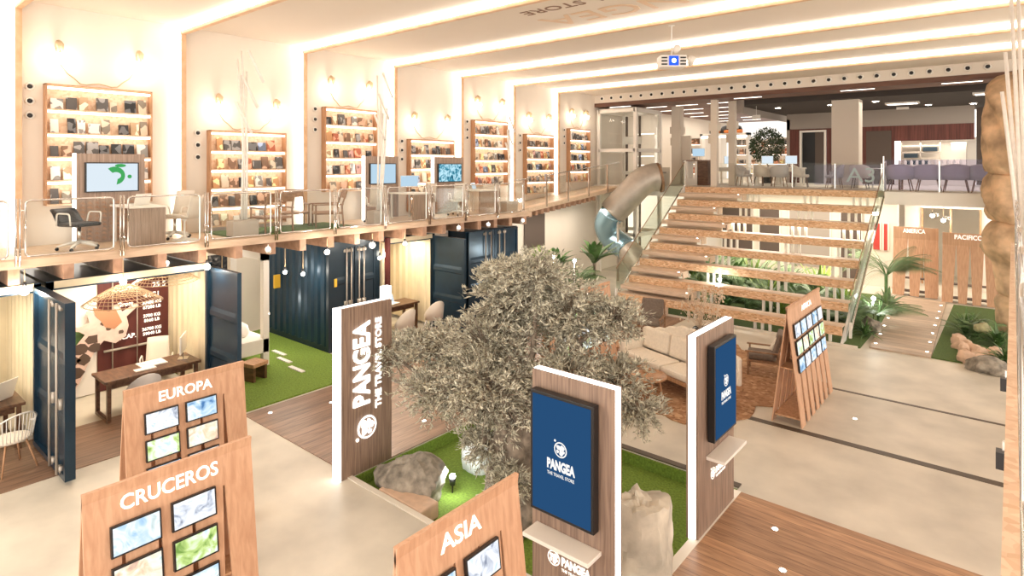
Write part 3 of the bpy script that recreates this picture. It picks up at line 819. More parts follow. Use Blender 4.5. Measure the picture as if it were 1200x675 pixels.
for cy, cz, r in ((1.22, 1.36, .09), (1.02, 1.18, .11), (1.26, 1.15, .09), (.88, .92, .11), (1.08, .92, .10), (.70, .66, .11), (.93, .62, .12), (.62, .36, .10), (.83, .36, .1), (.52, .1, .08), (.7, .1, .09),
                  (1.5, 1.56, .045), (1.72, 1.42, .04), (1.4, 1.7, .04)):
    MB().prism([(cy + r * (1.22 + .25 * math.sin(k * 2.3 + cy * 9)) * math.cos(k * PI / 4), cz + r * (1.3 + .25 * math.cos(k * 3.1 + cz * 7)) * math.sin(k * PI / 4)) for k in range(8)], .003, msp).build('dark_patch', M['spots'], mg)
gl_([(1.28, 1.9), (1.22, 2.14), (1.5, 1.98), (1.62, 2.02), (1.74, 1.66), (1.6, 1.52), (1.44, 1.6), (1.36, 1.78)], .004, mat('giraffe_forehead', (.42, .20, .11), .8), 'forehead_print', .013)
mu = thing('container_mural', 'maroon container door mural with white weight lettering', 'mural', (-14.17, 3.86, .02))
mb_ = MB(); corr(mb_, (0, 0), (0, 1.32), 0, 2.5, -.015, .4); mb_.build('maroon_sheet', M['maroon'], mu)
MB().tube([(.05, .25, 0), (.05, .25, 2.4)], .014, 6).tube([(.05, .70, .2), (.05, .70, 2.4)], .012, 6).box(.02, .06, .1, .7, .78, .82).box(.02, .06, .72, 1.25, .78, .82).build('locking_rod', M['steel'], mu, True)
for s, yy, zz, h in (('DESU', .42, 2.02, .13), ('25 5', 1.12, 2.02, .15), ('42G1', .98, 1.82, .14), ('Gross', .48, 1.70, .12), ('30480 KG', .98, 1.66, .09), ('67200 LB', .98, 1.56, .09),
                     ('3700 KG', .98, 1.38, .09), ('8160 LB', .98, 1.28, .09), ('26780 KG', .98, 1.1, .09), ('59040 LB', .98, 1.0, .09), ('CU.CAP.', .44, 1.02, .13), ('76.4', .98, .86, .1)):
    text_mesh('lettering', s, h, M['text'], mu, (.045, yy, zz), (0, 1, 0), (0, 0, 1), .002, .003)
# rattan shades + bulbs
def shade(lab, loc, r, h):
    o = thing('pendant_lamp', lab, 'lamp', loc, group='wide rattan pendant lamps')
    b = MB()
    for i in range(9):
        t = i / 8; rr_ = .05 + (r - .05) * t; z = -h * t ** 1.3
        b.tube([(rr_ * math.cos(a), rr_ * math.sin(a), z) for a in [2 * PI * k / 24 for k in range(25)]], .007, 4, False)
    for k in range(44):
        a = 2 * PI * k / 44
        b.tube([((.05 + (r * 1.06 - .05) * t) * math.cos(a + .5 * t), (.05 + (r * 1.06 - .05) * t) * math.sin(a + .5 * t), -h * t ** 1.3) for t in (0, .35, .7, 1.)], .005, 4, False)
    b.build('shade', M['rattan'], o)
    MB().sphere((0, 0, .05), .055, 12, 8).build('bulb', M['bulb'], o, True)
    MB().tube([(0, 0, .09), (0, 0, 2.94 - loc[2])], .008, 5).build('cord', M['rope'], o)
    point((0, 0, -.12), 20, parent=o)
    return o
shade('wide rattan pendant lamp nearest the giraffe print', (-12.05, 3.67, 2.50), .58, .32)
shade('wide rattan pendant lamp right of the maroon mural', (-12.9, 4.68, 2.60), .55, .30)
# plain bulbs
def bulb(lab, loc, zt, r=.06, p=22, grp='bare bulbs hanging below the mezzanine', mt='bulb'):
    o = thing('hanging_bulb', lab, 'lamp', loc, group=grp)
    MB().sphere((0, 0, 0), r, 12, 9).build('bulb', M[mt], o, True)
    MB().lathe([(.028, r * .8), (.028, r * .8 + .07), (.012, r * .8 + .09)], seg=10).build('socket', M['black'], o, True)
    MB().tube([(0, 0, r + .05), (0, 0, zt - loc[2])], .009, 5).build('cord', M['rope'], o)
    point((.08, -.02, -.03), p, parent=o)
    return o
bulb('bright bare bulb over the leftmost container opening', (-12.08, 2.30, 2.60), 2.94, .07, 30)
bulb('bright bare bulb above the open blue door left of the turf gap', (-11.9, 5.04, 2.65), 2.94, .06, 26)
bulb('bright bare bulb before the corrugated dark blue side wall', (-11.95, 7.7, 2.63), 2.94, .055, 26)
bulb('bright bare bulb before the closed container doors', (-11.95, 8.95, 2.66), 2.94, .07, 30)
bulb('small bare bulb over the cream container opening', (-11.95, 9.97, 2.6), 2.94, .05, 16)
bulb('hanging bulb on a rope inside the turf gap display frame', (-13.3, 5.95, 1.75), 2.94, .05, 12)
bulb('low hanging bulb beside the white display frame post', (-13.9, 7.3, 1.0), 2.94, .055, 12)
bulb('rope bulb left of the yellow plate before the corrugated wall', (-13.6, 7.6, 2.0), 2.94, .045, 12)
bulb('second rope bulb before the corrugated wall, slightly lower', (-13.3, 7.9, 1.95), 2.94, .045, 12)
bulb('warm globe bulb hanging inside the cream container', (-12.7, 9.95, 2.25), 2.6, .085, 16)
bulb('small globe bulb by the maroon post of the cream container', (-12.5, 9.6, 2.22), 2.94, .05, 8)
def track_spot(lab, loc, rz):
    o = thing('track_spotlight', lab, 'spotlight', loc, rz, 'white spotlights below the mezzanine')
    m = Matrix.Rotation(R(70), 4, 'Y')
    MB().lathe([(.05, -.1), (.06, -.08), (.06, .1), (.052, .11)], seg=14, m=m).build('housing', M['whitem'], o, True)
    MB().lathe([(.05, .108), (.048, .113)], seg=14, m=m).build('lens', M['ledw'], o)
    MB().tube([(0, 0, .04), (0, 0, .12)], .012, 5).build('stem', M['whitem'], o)
    return o
for lab, loc, a in (('white cylindrical spotlight under the mezzanine at the turf gap', (-11.95, 6.3, 2.83), -30),
                    ('white cylindrical spotlight above the open blue door with two panels', (-11.95, 11.9, 2.83), -40),
                    ('white cylindrical spotlight between the two rightmost containers', (-11.95, 13.15, 2.83), -50),
                    ('white cylindrical spotlight at the right end of the mezzanine', (-11.95, 14.75, 2.83), -40)):
    track_spot(lab, loc, R(a))

# furniture in the containers
def table(name, lab, x0, x1, y0, y1, h, m=None, cat='desk', group=None, t=.05, frames=True):
    m = m or M['dark']
    o = thing(name, lab, cat, ((x0 + x1) / 2, (y0 + y1) / 2, 0), group=group)
    a, b = (x1 - x0) / 2, (y1 - y0) / 2
    MB().box(-a, a, -b, b, h - t, h).build('tabletop', m, o, bevel=.006)
    for s in (-1, 1):
        yy = s * (b - .08)
        for q in (-1, 1): MB().box(q * (a - .06) - .035, q * (a - .06) + .035, yy - .03, yy + .03, 0, h - t).build('leg', m, o)
        MB().box(-a + .06, a - .06, yy - .028, yy + .028, .0, .06).build('stretcher', m, o)
    MB().box(-a + .08, a - .1, -b + .12, b - .12, h - t - .12, h - t).build('drawer_apron', m, o)
    return o
table('office_desk', 'dark wooden desk before the maroon mural', -13.05, -12.3, 3.46, 5.1, .76)
table('office_desk', 'dark wooden desk in the leftmost container', -13.4, -12.3, .5, 2.36, .76)
table('office_desk', 'dark wooden desk in the cream container right of the closed doors', -13.55, -12.9, 10.1, 11.3, .76)
def shell_chair(lab, loc, rz, seatm, legm, wire=False, group=None, back_h=.36):
    o = thing('side_chair', lab, 'chair', loc, rz, group)
    MB().lathe([(.02, .43), (.22, .44), (.25, .47), (.23, .485), (.02, .48)], seg=20, sx=1.0, sy=1.0).build('seat', seatm, o, True)
    for sx_, sy_ in ((1, 1), (1, -1), (-1, 1), (-1, -1)):
        MB().tube([(sx_ * .13, sy_ * .13, .44), (sx_ * .24, sy_ * .23, 0)], [.016, .011], 6).build('leg', legm, o, True)
    b = MB()
    if wire:
        for k in range(22):
            a = R(75 + k * 10); x, y = .24 * math.cos(a), .26 * math.sin(a)
            hh = .16 + (back_h - .10) * max(0, -math.cos(a)) ** 1.0
            b.tube([(x, y, .47), (x * 1.22, y * 1.15, .47 + hh)], .006, 4)
        b.tube([(.24 * 1.22 * math.cos(R(75 + k * 10)), .26 * 1.15 * math.sin(R(75 + k * 10)), .47 + .16 + (back_h - .1) * max(0, -math.cos(R(75 + k * 10)))) for k in range(22)], .012, 6)
        b.build('wire_back', M['whitem'], o, True)
    else:
        vs = []; n = 11
        for k in range(n):
            a = R(85 + k * 19)
            for t in (0, .5, 1): vs.append((.25 * math.cos(a) * (1 + .18 * t), .26 * math.sin(a) * (1 + .1 * t), .47 + t * (.12 + (back_h - .04) * max(0, -math.cos(a)) ** .8)))
        bo = b.add(vs, [(k * 3 + j, k * 3 + 3 + j, k * 3 + 4 + j, k * 3 + 1 + j) for k in range(n - 1) for j in range(2)]).build('backrest', seatm, o, True)
        so = bo.modifiers.new('solid', 'SOLIDIFY'); so.thickness = .03
    return o
shell_chair('white wire back chair with oak legs at the leftmost desk', (-11.6, 2.05, .014), R(195), M['linen'], M['oakr'], True)
shell_chair('grey upholstered chair in front of the dark desk by the giraffe', (-11.95, 3.95, .014), R(180), M['tubf'], M['chrome'])
shell_chair('pale tub chair left of the pair at the cream container desk', (-11.9, 9.9, .014), R(180), M['chairf'], M['whitem'], back_h=.42)
shell_chair('pale tub chair right of the pair at the cream container desk', (-12.0, 11.0, .014), R(170), M['chairf'], M['whitem'], back_h=.42)
office_chair('white high backed office chair behind the dark desk by the mural', (-13.6, 4.75, 0), R(-25))['group'] = 'white office chairs in containers'
laptop('computer_monitor', 'white thin monitor on the right end of the dark desk by the mural', (-12.65, 4.9, .765), R(58), M['whitem'])
laptop('laptop', 'open white laptop on the leftmost container desk', (-12.75, 1.98, .765), R(215), M['scrw'], s=1.5)
laptop('laptop', 'small open laptop on the cream container desk', (-13.2, 10.6, .765), R(10), M['scrw'])
tag(MB().box(-12.95, -12.6, 4.15, 4.6, .765, .785).box(-12.9, -12.75, 4.2, 4.5, .785, .795).build('papers', M['white']), 'low stack of white papers on the dark desk by the mural', 'papers')
kb = MB().box(-12.6, -12.45, 4.0, 4.35, .765, .78).build('keyboard', M['whitem']); tag(kb, 'slim white keyboard on the dark desk by the mural', 'keyboard')
of = thing('leaf_poster', 'orange leaf shape on the teal wall of the leftmost container', 'wall print', (-14.39, .9, 1.35))
MB().prism([(-.7, -.1), (-.2, -.28), (.25, -.2), (.52, .1), (.1, .22), (-.5, .2)], .01, frame((0, 0, 0), (0, 1, 0), (0, 0, 1))).build('leaf_shape', M['orange'], of)
MB().box(.01, .013, -.5, .4, -.01, .01).build('leaf_vein', M['brownt'], of)
wf = thing('whiteboard', 'cream framed board leaning in the leftmost container behind the desk', 'board', (-13.95, 1.2, .85))
MB().box(-.03, 0, -.6, .85, 0, .5).build('board', M['paper'], wf); MB().box(-.04, .01, -.63, .88, -.03, 0).build('ledge', M['white'], wf)
# white display frame, wooden stool, floor markers on the turf
df = thing('display_rack', 'white wooden display frame with shelf standing on the turf between containers', 'display stand', (-14.0, 6.6, .03))
for (x, y) in ((-.9, -.5), (.85, -.5), (.85, .25), (-.9, .25)): MB().box(x - .07, x + .07, y - .07, y + .07, 0, 2.6).build('post', M['white'], df)
MB().box(-.97, .92, -.57, .32, .30, .62).build('lower_box', M['white'], df, bevel=.01)
MB().box(-.97, .92, -.57, -.43, 1.95, 2.2).box(-.97, .92, .18, .32, 2.4, 2.6).build('crossbar', M['white'], df)
MB().box(-.85, -.80, -.45, .2, .62, 2.4).build('picture_panel', picture('dark_photo_panel', [(.02, .02, .02), (.05, .045, .04), (.12, .10, .08), (.55, .45, .35)], 5, .6), df)
MB().lathe([(.03, 0), (.2, .02), (.24, .1), (.2, .24), (.12, .3), (.05, .34)], (.3, -.1, .62), 14).build('white_pot', M['white'], df, True)
st = thing('wooden_stool', 'rough wooden block stool on the turf by the display frame', 'stool', (-12.45, 6.25, .03), R(15))
MB().box(-.2, .2, -.2, .2, .30, .38).build('seat', M['oakr'], st, bevel=.01)
for s in (-1, 1): MB().box(-.18, .18, s * .15 - .03, s * .15 + .03, 0, .3).build('leg', M['dark'], st)
for i, (x, y) in enumerate(((-13.1, 7.3), (-12.3, 7.15), (-13.7, 7.5))):
    tag(MB().box(x - .28, x + .28, y - .05, y + .05, .03, .05).build('floor_plank', M['paper']), 'small pale plank lying flat on the turf gap, %s' % ('middle of the three', 'nearest the room', 'furthest back')[i], 'plank', 'pale planks on the turf')
tag(MB().box(-15.0, -14.95, 8.05, 8.22, 1.35, 1.7).build('warning_plate', M['yellow']), 'yellow plate at the far left end of the corrugated wall', 'sign')
# ================================================================ GROUND FLOOR DISPLAYS
def lit_frame(par, yc, zc, w, h, tilt, x, seed, m):
    """small framed lit photograph mounted on a stand face (local +x)"""
    f = MB().box(0, .028, -w / 2, w / 2, -h / 2, h / 2).build('photo_frame', M['black'], par)
    f.location = (x, yc, zc); f.rotation_euler = (0, tilt, 0)
    p = MB().box(.029, .031, -w / 2 + .014, w / 2 - .014, -h / 2 + .014, h / 2 - .014).build('lit_photo', m, f)
    p.location = (0, 0, 0)
    return f
def astand(lab, loc, L, txt, cols, rows, fw, fh, z_top, dz, H=2.08, rz=0., foot=.26, margin=None, slats=5, cw=None, y_off=0., tsize=.13, tw=None, zt=None, textm=None):
    o = thing('display_stand', lab, 'display stand', loc, rz, 'oak A-frame travel photo stands')
    def xz(z): return foot * (1 - z / H)
    zs = H - .34 - dz * rows - .05 if zt is None else zt
    tilt = math.atan2(foot, H)
    for side, nm in ((1, 'front_panel'), (-1, 'rear_panel')):
        b = MB(); th = .02
        def slab(ya0, ya1, yb0, yb1, z0, z1):
            b.hexa([(side * xz(z0), ya0, z0), (side * xz(z0) - side * th, ya0, z0), (side * xz(z0) - side * th, ya1, z0), (side * xz(z0), ya1, z0)],
                   [(side * xz(z1), yb0, z1), (side * xz(z1) - side * th, yb0, z1), (side * xz(z1) - side * th, yb1, z1), (side * xz(z1), yb1, z1)])
        slab(0, L, 0, L, H - .34, H)
        w = L / slats
        for i in range(slats):
            a = w * i; g = .008 if 0 < i else 0
            # wide at the top, tapering to a leg
            slab(a + w * .22 if 0 < i else a, a + w - (w * .22 if i < slats - 1 else 0), a + g, a + w - (.008 if i < slats - 1 else 0), 0, H - .34)
        b.build(nm, M['oak'], o)
    MB().box(-foot * .8, foot * .8, .03, L - .03, .12, .15).box(-xz(1.0), xz(1.0), .03, L - .03, 1.0 - .02, 1.0).build('cross_shelf', M['oakr'], o)
    cw = cw or L / cols; y0 = (L - cw * cols) / 2 + y_off
    for r in range(rows):
        for c in range(cols):
            z = z_top - r * dz
            lit_frame(o, y0 + cw * (c + .5), z, fw, fh, tilt * -1, xz(z) + .012, 0, PIC[(r * 3 + c * 2 + len(txt)) % 4])
    up = Vector((-foot, 0, H)).normalized()
    text_mesh('lettering', txt, tsize, textm or M['text'], o, (xz(H - .17) + .006, L / 2 + .06 + y_off, H - .17), (0, 1, 0), up, .003, .003, width=tw)
    return o
astand('oak A-frame stand headed EUROPA with lit travel photos', (-7.62, 2.32, 0), 1.36, 'EUROPA', 2, 5, .36, .235, 1.66, .30, cw=.44, y_off=-.09, tsize=.16, tw=.60)
astand('oak A-frame stand headed CRUCEROS with lit travel photos, at the bottom left', (-5.45, 1.38, 0), 1.32, 'CRUCEROS', 2, 5, .36, .235, 1.66, .31, cw=.44, y_off=-.09, tsize=.16, tw=.76)
astand('oak A-frame stand headed ASIA with lit travel photos, bottom centre', (-3.12, 2.52, 0), 1.26, 'ASIA', 2, 5, .36, .235, 1.62, .31, cw=.46, y_off=-.1, tsize=.17, tw=.42)
sa = astand('long oak A-frame stand headed AFRICA with fifteen lit photos beside the right kiosk', (-3.08, 11.25, 0), 2.3, 'AFRICA', 5, 3, .34, .25, 1.62, .30, cw=.40, slats=7, y_off=0, tsize=.14, tw=.7)
astand('long oak A-frame stand half hidden by the olive tree with lit photos', (-6.75, 9.05, 0), 2.3, 'OCEANIA', 5, 3, .34, .25, 1.62, .30, cw=.40, slats=7, tsize=.14, tw=.7)

def logo(par, c, xd, yd, r, m, ext=.004):
    mm = frame(c, xd, yd)
    b = MB()
    n = 28
    vs = []
    for rr_ in (r, r * .84):
        for z in (0, ext):
            vs += [mm @ Vector((rr_ * math.cos(2 * PI * k / n), rr_ * math.sin(2 * PI * k / n), z)) for k in range(n)]
    fs = []
    for k in range(n):
        q = (k + 1) % n
        fs += [(n + k, n + q, 3 * n + q, 3 * n + k), (k, q, n + q, n + k)]
    b.add(vs, fs)
    for cx, cy, rx, ry, a0 in ((-.25, .25, .42, .33, .3), (.32, .3, .3, .36, 1.2), (.1, -.35, .3, .38, 2.), (-.45, -.3, .2, .24, .6), (.5, -.2, .18, .2, 0)):
        b.prism([(r * (cx + rx * (1 + .25 * math.sin(3 * a + a0)) * math.cos(a)), r * (cy + ry * (1 + .2 * math.cos(2 * a + a0)) * math.sin(a))) for a in [2 * PI * k / 12 for k in range(12)]], ext, mm)
    b.prism([(-r * .86 + r * .16 * math.cos(a), r * 1.02 + r * .16 * math.sin(a)) for a in [2 * PI * k / 10 for k in range(10)]], ext, mm)
    return b.build('globe_emblem', m, par)

def kiosk(lab, loc, rz, W, lef=.1, zs0=1.14, zs1=2.34, sx0=-.37, sx1=.36):
    """local: faces -y, width along x"""
    o = thing('information_kiosk', lab, 'kiosk', loc, rz, 'lit information kiosks with blue screens')
    a = W / 2; H = 2.5
    MB().box(-a, a, 0, .03, 0, H).box(-a, a, .12, .15, 0, H).build('walnut_panel', M['walnut'], o)
    MB().box(-a - .004, a + .004, .03, .12, 0, H + .004).build('edge_light', M['edgel'], o)
    s = MB().box(sx0, sx1, -.11, -.02, zs0, zs1).build('display_screen', M['black'], o, bevel=.006)
    MB().box(sx0 + .2, sx1 - .2, -.02, 0, zs0 + .2, zs1 - .2).build('wall_mount', M['black'], s)
    MB().box(sx0 + .03, sx1 - .03, -.1135, -.111, zs0 + .03, zs1 - .03).build('screen', M['blue'], s)
    cx = (sx0 + sx1) / 2; cz = (zs0 + zs1) / 2
    text_mesh('lettering', 'PANGEA', .13, M['signf'], s, (cx, -.115, cz - .08), (1, 0, 0), (0, 0, 1), .001, .006, width=.33)
    text_mesh('lettering', 'THE TRAVEL STORE', .045, M['signf'], s, (cx, -.115, cz - .17), (1, 0, 0), (0, 0, 1), .001, 0, width=.32)
    logo(s, (cx, -.1145, cz + .09), (1, 0, 0), (0, 0, 1), .075, M['signf'], .002)
    MB().box(sx0 - .0, sx1 + .02, -.24, 0, .91, .95).build('ledge', M['white'], o, bevel=.004)
    text_mesh('lettering', 'PANGEA', .11, M['text'], o, (cx + .1, -.004, .66), (1, 0, 0), (0, 0, 1), .003, .005, width=.34)
    text_mesh('lettering', 'THE TRAVEL STORE', .04, M['text'], o, (cx + .1, -.004, .58), (1, 0, 0), (0, 0, 1), .003, 0, width=.33)
    logo(o, (cx - .16, -.003, .66), (1, 0, 0), (0, 0, 1), .075, M['text'], .003)
    return o
kiosk('walnut kiosk with lit white edge and large blue screen, in front of the olive tree', (-3.33, 4.87, 0), 0, .96, sx0=-.42, sx1=.33)
kiosk('walnut kiosk with lit white edge and blue screen, right of the sunken turf bed', (-2.95, 7.66, 0), R(90), 1.22, sx0=-.36, sx1=.40)
# tall sign on the left
ks = thing('sign_board', 'tall walnut sign board with lit edge and glowing vertical PANGEA lettering', 'sign', (-7.52, 5.52, 0))
MB().box(-.03, .03, -.46, .46, 0, 2.5).box(-.15, -.12, -.46, .46, 0, 2.5).build('walnut_panel', M['walnut'], ks)
MB().box(-.12, -.03, -.47, .47, 0, 2.505).box(-.15, .032, -.485, -.461, 0, 2.5).build('edge_light', M['edgel'], ks)
text_mesh('lettering', 'PANGEA', .40, M['sign'], ks, (.05, -.10, 1.62), (0, 0, 1), (0, -1, 0), .012, .012, width=1.25)
text_mesh('lettering', 'THE TRAVEL STORE', .15, M['sign'], ks, (.045, .20, 1.58), (0, 0, 1), (0, -1, 0), .008, .003, width=1.38)
logo(ks, (.045, -.02, .66), (0, 0, 1), (0, -1, 0), .17, M['sign'], .012)
tag(MB().box(-8.24, -8.12, 6.33, 6.48, 0, 2.55).build('lit_column', M['edgel']), 'narrow lit white column just behind the tall walnut sign board', 'light column')

# floor spots
SP = [(302, 498), (376, 530), (352, 472), (487, 482), (865, 632), (892, 592), (852, 560), (983, 382)]
spots = [(-10.55, 5.6), (-8.35, 5.6), (-10.1, 6.6), (-8.1, 7.2), (-2.0, 7.15), (-2.3, 7.9), (-2.2, 12.3), (-4.0, 15.8), (-4.4, 11.0)]
f0 = None
spn = ['on the left boards nearest the turf', 'before the tall sign board', 'on the left boards behind the first', 'behind the tall sign board', 'on the right boards nearest the camera',
       'on the right boards by the kiosk foot', 'in the concrete right of the long stand', 'in the concrete near the stairs', 'on the concrete right of the rug']
def fspot(lab, loc, g_):
    o = thing('floor_spotlight', lab, 'floor light', loc, group=g_)
    MB().lathe([(.05, 0), (.05, .006), (.035, .006)], seg=14).build('ring', M['chrome'], o)
    MB().lathe([(.034, .002), (.034, .008)], seg=12).build('lens', M['dot'], o)
    return o
f0 = None
for i, (x, y) in enumerate(spots):
    lab = 'small round lit floor spot ' + spn[i]
    if f0 is None: f0 = fspot(lab, (x, y, .013), 'small recessed floor spots')
    else: copy_tree(f0, (x, y, .014 if i < 6 else .001), 0, lab)
for s in (0, 1):
    for i in range(7):
        t = (i + .4) / 7
        if s == 0: x = -2.78 - .38 * t + .1; y = 17.3 + 7.4 * t
        else: x = -1.5 - .22 * t - .1; y = 17.3 + 7.2 * t
        copy_tree(f0, (x, y, .041), 0, 'small lit path spot, %s from the front along the %s path edge' % (ordn(i), ('left', 'right')[s]), 'spots along the plank path')

# ---------------------------------------------------------------- lounge
rnd = random.Random(5)
pts = []
for k in range(64):
    a = 2 * PI * k / 64
    r = 1 + .07 * math.sin(7 * a) + .05 * math.sin(13 * a + 1) + rnd.uniform(-.03, .03)
    pts.append((2.05 * r * math.cos(a), 2.75 * r * math.sin(a)))
tag(MB().prism(pts, .02, Matrix.Translation((-5.35, 12.55, .002)) @ Matrix.Rotation(R(-12), 4, 'Z')).build('rug', M['rug']), 'irregular brown cork-like rug under the lounge seating', 'rug')
so = thing('sofa', 'cream cushioned wooden sofa with scalloped back on the brown rug', 'sofa', (-5.45, 11.75, .022), R(-20))
SW = 1.2
MB().box(-SW, SW, -.42, .4, .24, .32).build('seat_frame', M['oakr'], so, bevel=.01)
for sx_, sy_ in ((-1, -1), (1, -1), (-1, 1), (1, 1)):
    MB().tube([(sx_ * (SW - .1), sy_ * .34, .26), (sx_ * (SW - .06), sy_ * .38, 0)], [.04, .028], 8).build('leg', M['oakr'], so, True)
for i in range(2):
    MB().box(-SW + .03 + i * SW, i * SW - .01, -.42, .22, .32, .46).build('seat_cushion', M['linen'], so, bevel=.05)
for i in range(3):
    w = 2 * SW / 3
    m = Matrix.Translation((-SW + w * (i + .5), .3, .44)) @ Matrix.Rotation(R(-12), 4, 'X')
    MB().box(-w / 2 + .012, w / 2 - .012, -.09, .08, 0, .46, m).build('back_cushion', M['linen'], so, bevel=.06)
prof = []
for k in range(41):
    u = -SW - .15 + (2 * SW + .3) * k / 40
    z = .80 + .30 * math.exp(-(u / .8) ** 2) + .045 * abs(math.sin(u * 9))
    prof.append((u, z))
poly = [(-SW - .15, .3)] + prof + [(SW + .15, .3)]
MB().prism(poly, .10, frame((0, .48, 0), (1, 0, 0), (0, 0, 1))).build('scalloped_back', M['linen'], so, bevel=.03)
for s in (-1, 1):
    m = Matrix.Translation((s * (SW + .02), 0, .3)) @ Matrix.Rotation(R(s * 10), 4, 'Y')
    MB().box(-.07, .07, -.36, .42, 0, .34, m).build('arm_cushion', M['linen'], so, bevel=.05)
def round_table(lab, loc, r, h):
    o = thing('side_table', lab, 'table', loc, group='round wooden side tables')
    MB().lathe([(r * .9, h - .05), (r, h - .04), (r, h), (r * .93, h), (r * .92, h - .015), (.01, h - .015)], seg=32).build('tabletop', M['oakr'], o, True)
    for k in range(4):
        a = PI / 4 + k * PI / 2
        MB().tube([(r * .6 * math.cos(a), r * .6 * math.sin(a), h - .05), (r * .8 * math.cos(a), r * .8 * math.sin(a), 0)], [.025, .016], 7).build('leg', M['oakr'], o, True)
    return o
round_table('round wooden side table between the grey armchair and the sofa', (-6.92, 12.35, .0), .31, .46)
round_table('round wooden side table in front of the sofa near the olive branches', (-5.5, 10.72, .022), .36, .47)
round_table('round wooden side table half hidden behind the olive tree', (-7.35, 11.75, .0), .33, .42)
tag(MB().lathe([(.05, 0), (.06, .03), (.045, .07), (.05, .09)], (-5.62, 10.85, .492), 14).tube([(-5.62, 10.85, .55), (-5.66, 10.87, .68)], .006, 5).tube([(-5.62, 10.85, .55), (-5.58, 10.83, .66)], .006, 5)
    .build('small_vase', M['rattan'], None, True), 'tiny vase with twigs on the round table in front of the sofa', 'vase')
lounge_chair('dark wood armchair with grey cushions in front of the lowest stair plank', (-7.5, 14.75, 0), R(-75), True)
lounge_chair('dark wood armchair with grey cushions left of the long photo stand', (-4.25, 13.75, .0), R(-165), True)
MBc = Matrix.Translation((-4.1, 13.95, .52)) @ Matrix.Rotation(R(30), 4, 'Y')
tag(MB().box(-.06, .06, -.2, .2, 0, .36, MBc).build('throw_pillow', M['linen'], bevel=.05), 'cream throw pillow on the armchair beside the long photo stand', 'cushion')

# ---------------------------------------------------------------- dried flowers in a dark pot by the stairs
dv = thing('dried_flower_arrangement', 'tall pale dried flowers in dark pots before the stairs', 'plant', (-6.35, 15.3, 0))
MB().lathe([(.14, 0), (.2, .1), (.22, .26), (.17, .32), (.15, .3)], seg=18).build('pot', M['black'], dv, True)
MB().lathe([(.1, 0), (.15, .08), (.16, .2), (.12, .25), (.1, .24)], (.38, .1, 0), 16).build('pot', M['black'], dv, True)
b = MB(); rnd = random.Random(3)
for i in range(46):
    a = rnd.uniform(0, 6.28); r = rnd.uniform(.1, .55); h = rnd.uniform(.7, 1.5); x0 = rnd.choice((0, 0, .38))
    p = Vector((x0 + r * math.cos(a), r * math.sin(a) * .6, h))
    b.tube([(x0, 0, .28), (x0 + r * .4 * math.cos(a), r * .3 * math.sin(a), h * .6), p], .006, 4)
    for j in range(6):
        q = p + Vector((rnd.uniform(-.06, .06), rnd.uniform(-.06, .06), rnd.uniform(-.3, .05)))
        b.sphere(q, rnd.uniform(.015, .032), 5, 4)
b.build('dried_stems', M['dried'], dv)

# ---------------------------------------------------------------- rocks in the bed
def rock(*a, **k): return lathe_rock('rock', *a, **k)
rock((-6.75, 5.75, -.2), (.62, .48, .42), M['rock'], 'large grey rock at the left corner of the sunken turf bed', 4)
rock((-3.35, 6.2, -.2), (.50, .60, .86), M['rockp'], 'large pale rock behind the right edge of the centre kiosk', 9)
rock((-3.6, 5.45, -.2), (.3, .25, .28), M['rockp'], 'smaller pale rock at the foot of the centre kiosk', 12)
tag(MB().box(-6.9, -6.0, 5.27, 5.6, -.2, .02).build('bench_block', M['pebble'], bevel=.02), 'pale wooden block at the foot of the large grey rock', 'block')
ww = lathe_rock('white_rock', (-6.5, 6.9, -.2), (.26, .26, .42), mat('white_glazed_rock', (.74, .76, .78), .5, var=.06, scale=5), 'bluish white rounded boulder beside the olive trunk', 21, rough=.12)
gs = thing('ground_spotlight', 'bright garden spotlight shining on the turf left of the trunk', 'spotlight', (-6.3, 6.15, -.2))
MB().tube([(0, 0, 0), (0, 0, .14)], .012, 6).build('spike', M['black'], gs)
MB().lathe([(.04, -.06), (.055, .04), (.05, .045)], (0, 0, .18), 12).build('housing', M['black'], gs, True)
MB().sphere((0, 0, .24), .045, 10, 8).build('lamp', emis('cool_spot', (.85, 1., .95), 40.), gs, True)
point((.05, -.05, .3), 9, (.95, 1., .97), parent=gs)

# ---------------------------------------------------------------- olive tree
ot = thing('olive_tree', 'broad grey-green olive tree with gnarled trunk in the sunken turf bed', 'tree', (-5.2, 6.38, -.2))
rnd = random.Random(11)
tb = MB()
# gnarled trunk: several intertwined stems
tips = []
def wander(p0, p1, n, w):
    pts = []
    for i in range(n + 1):
        t = i / n; p = Vector(p0).lerp(Vector(p1), t)
        if 0 < i < n: p += Vector((rnd.uniform(-w, w), rnd.uniform(-w, w), rnd.uniform(-w, w) * .5))
        pts.append(p)
    return pts
for i in range(7):
    a = i * .9; b0 = Vector((.34 * math.cos(a), .30 * math.sin(a), 0)); t0 = Vector((.16 * math.cos(a + 1) - .1, .16 * math.sin(a + 1), 1.25))
    tb.tube(wander(b0, t0, 7, .06), [.27, .23, .2, .18, .17, .16, .14, .12], 10)
for i in range(9):   # roots
    a = i * .7 + .3
    tb.tube([(.25 * math.cos(a), .25 * math.sin(a), .22), (.5 * math.cos(a + .2), .5 * math.sin(a + .2), .08), (.8 * math.cos(a + .1), .8 * math.sin(a + .1), -.03)], [.15, .09, .03], 8)
for k in range(10):
    tb.sphere((rnd.uniform(-.25, .25), rnd.uniform(-.25, .25), rnd.uniform(.1, 1.2)), rnd.uniform(.1, .17), 9, 7)
trunk = tb.build('trunk', M['bark'], ot, True)
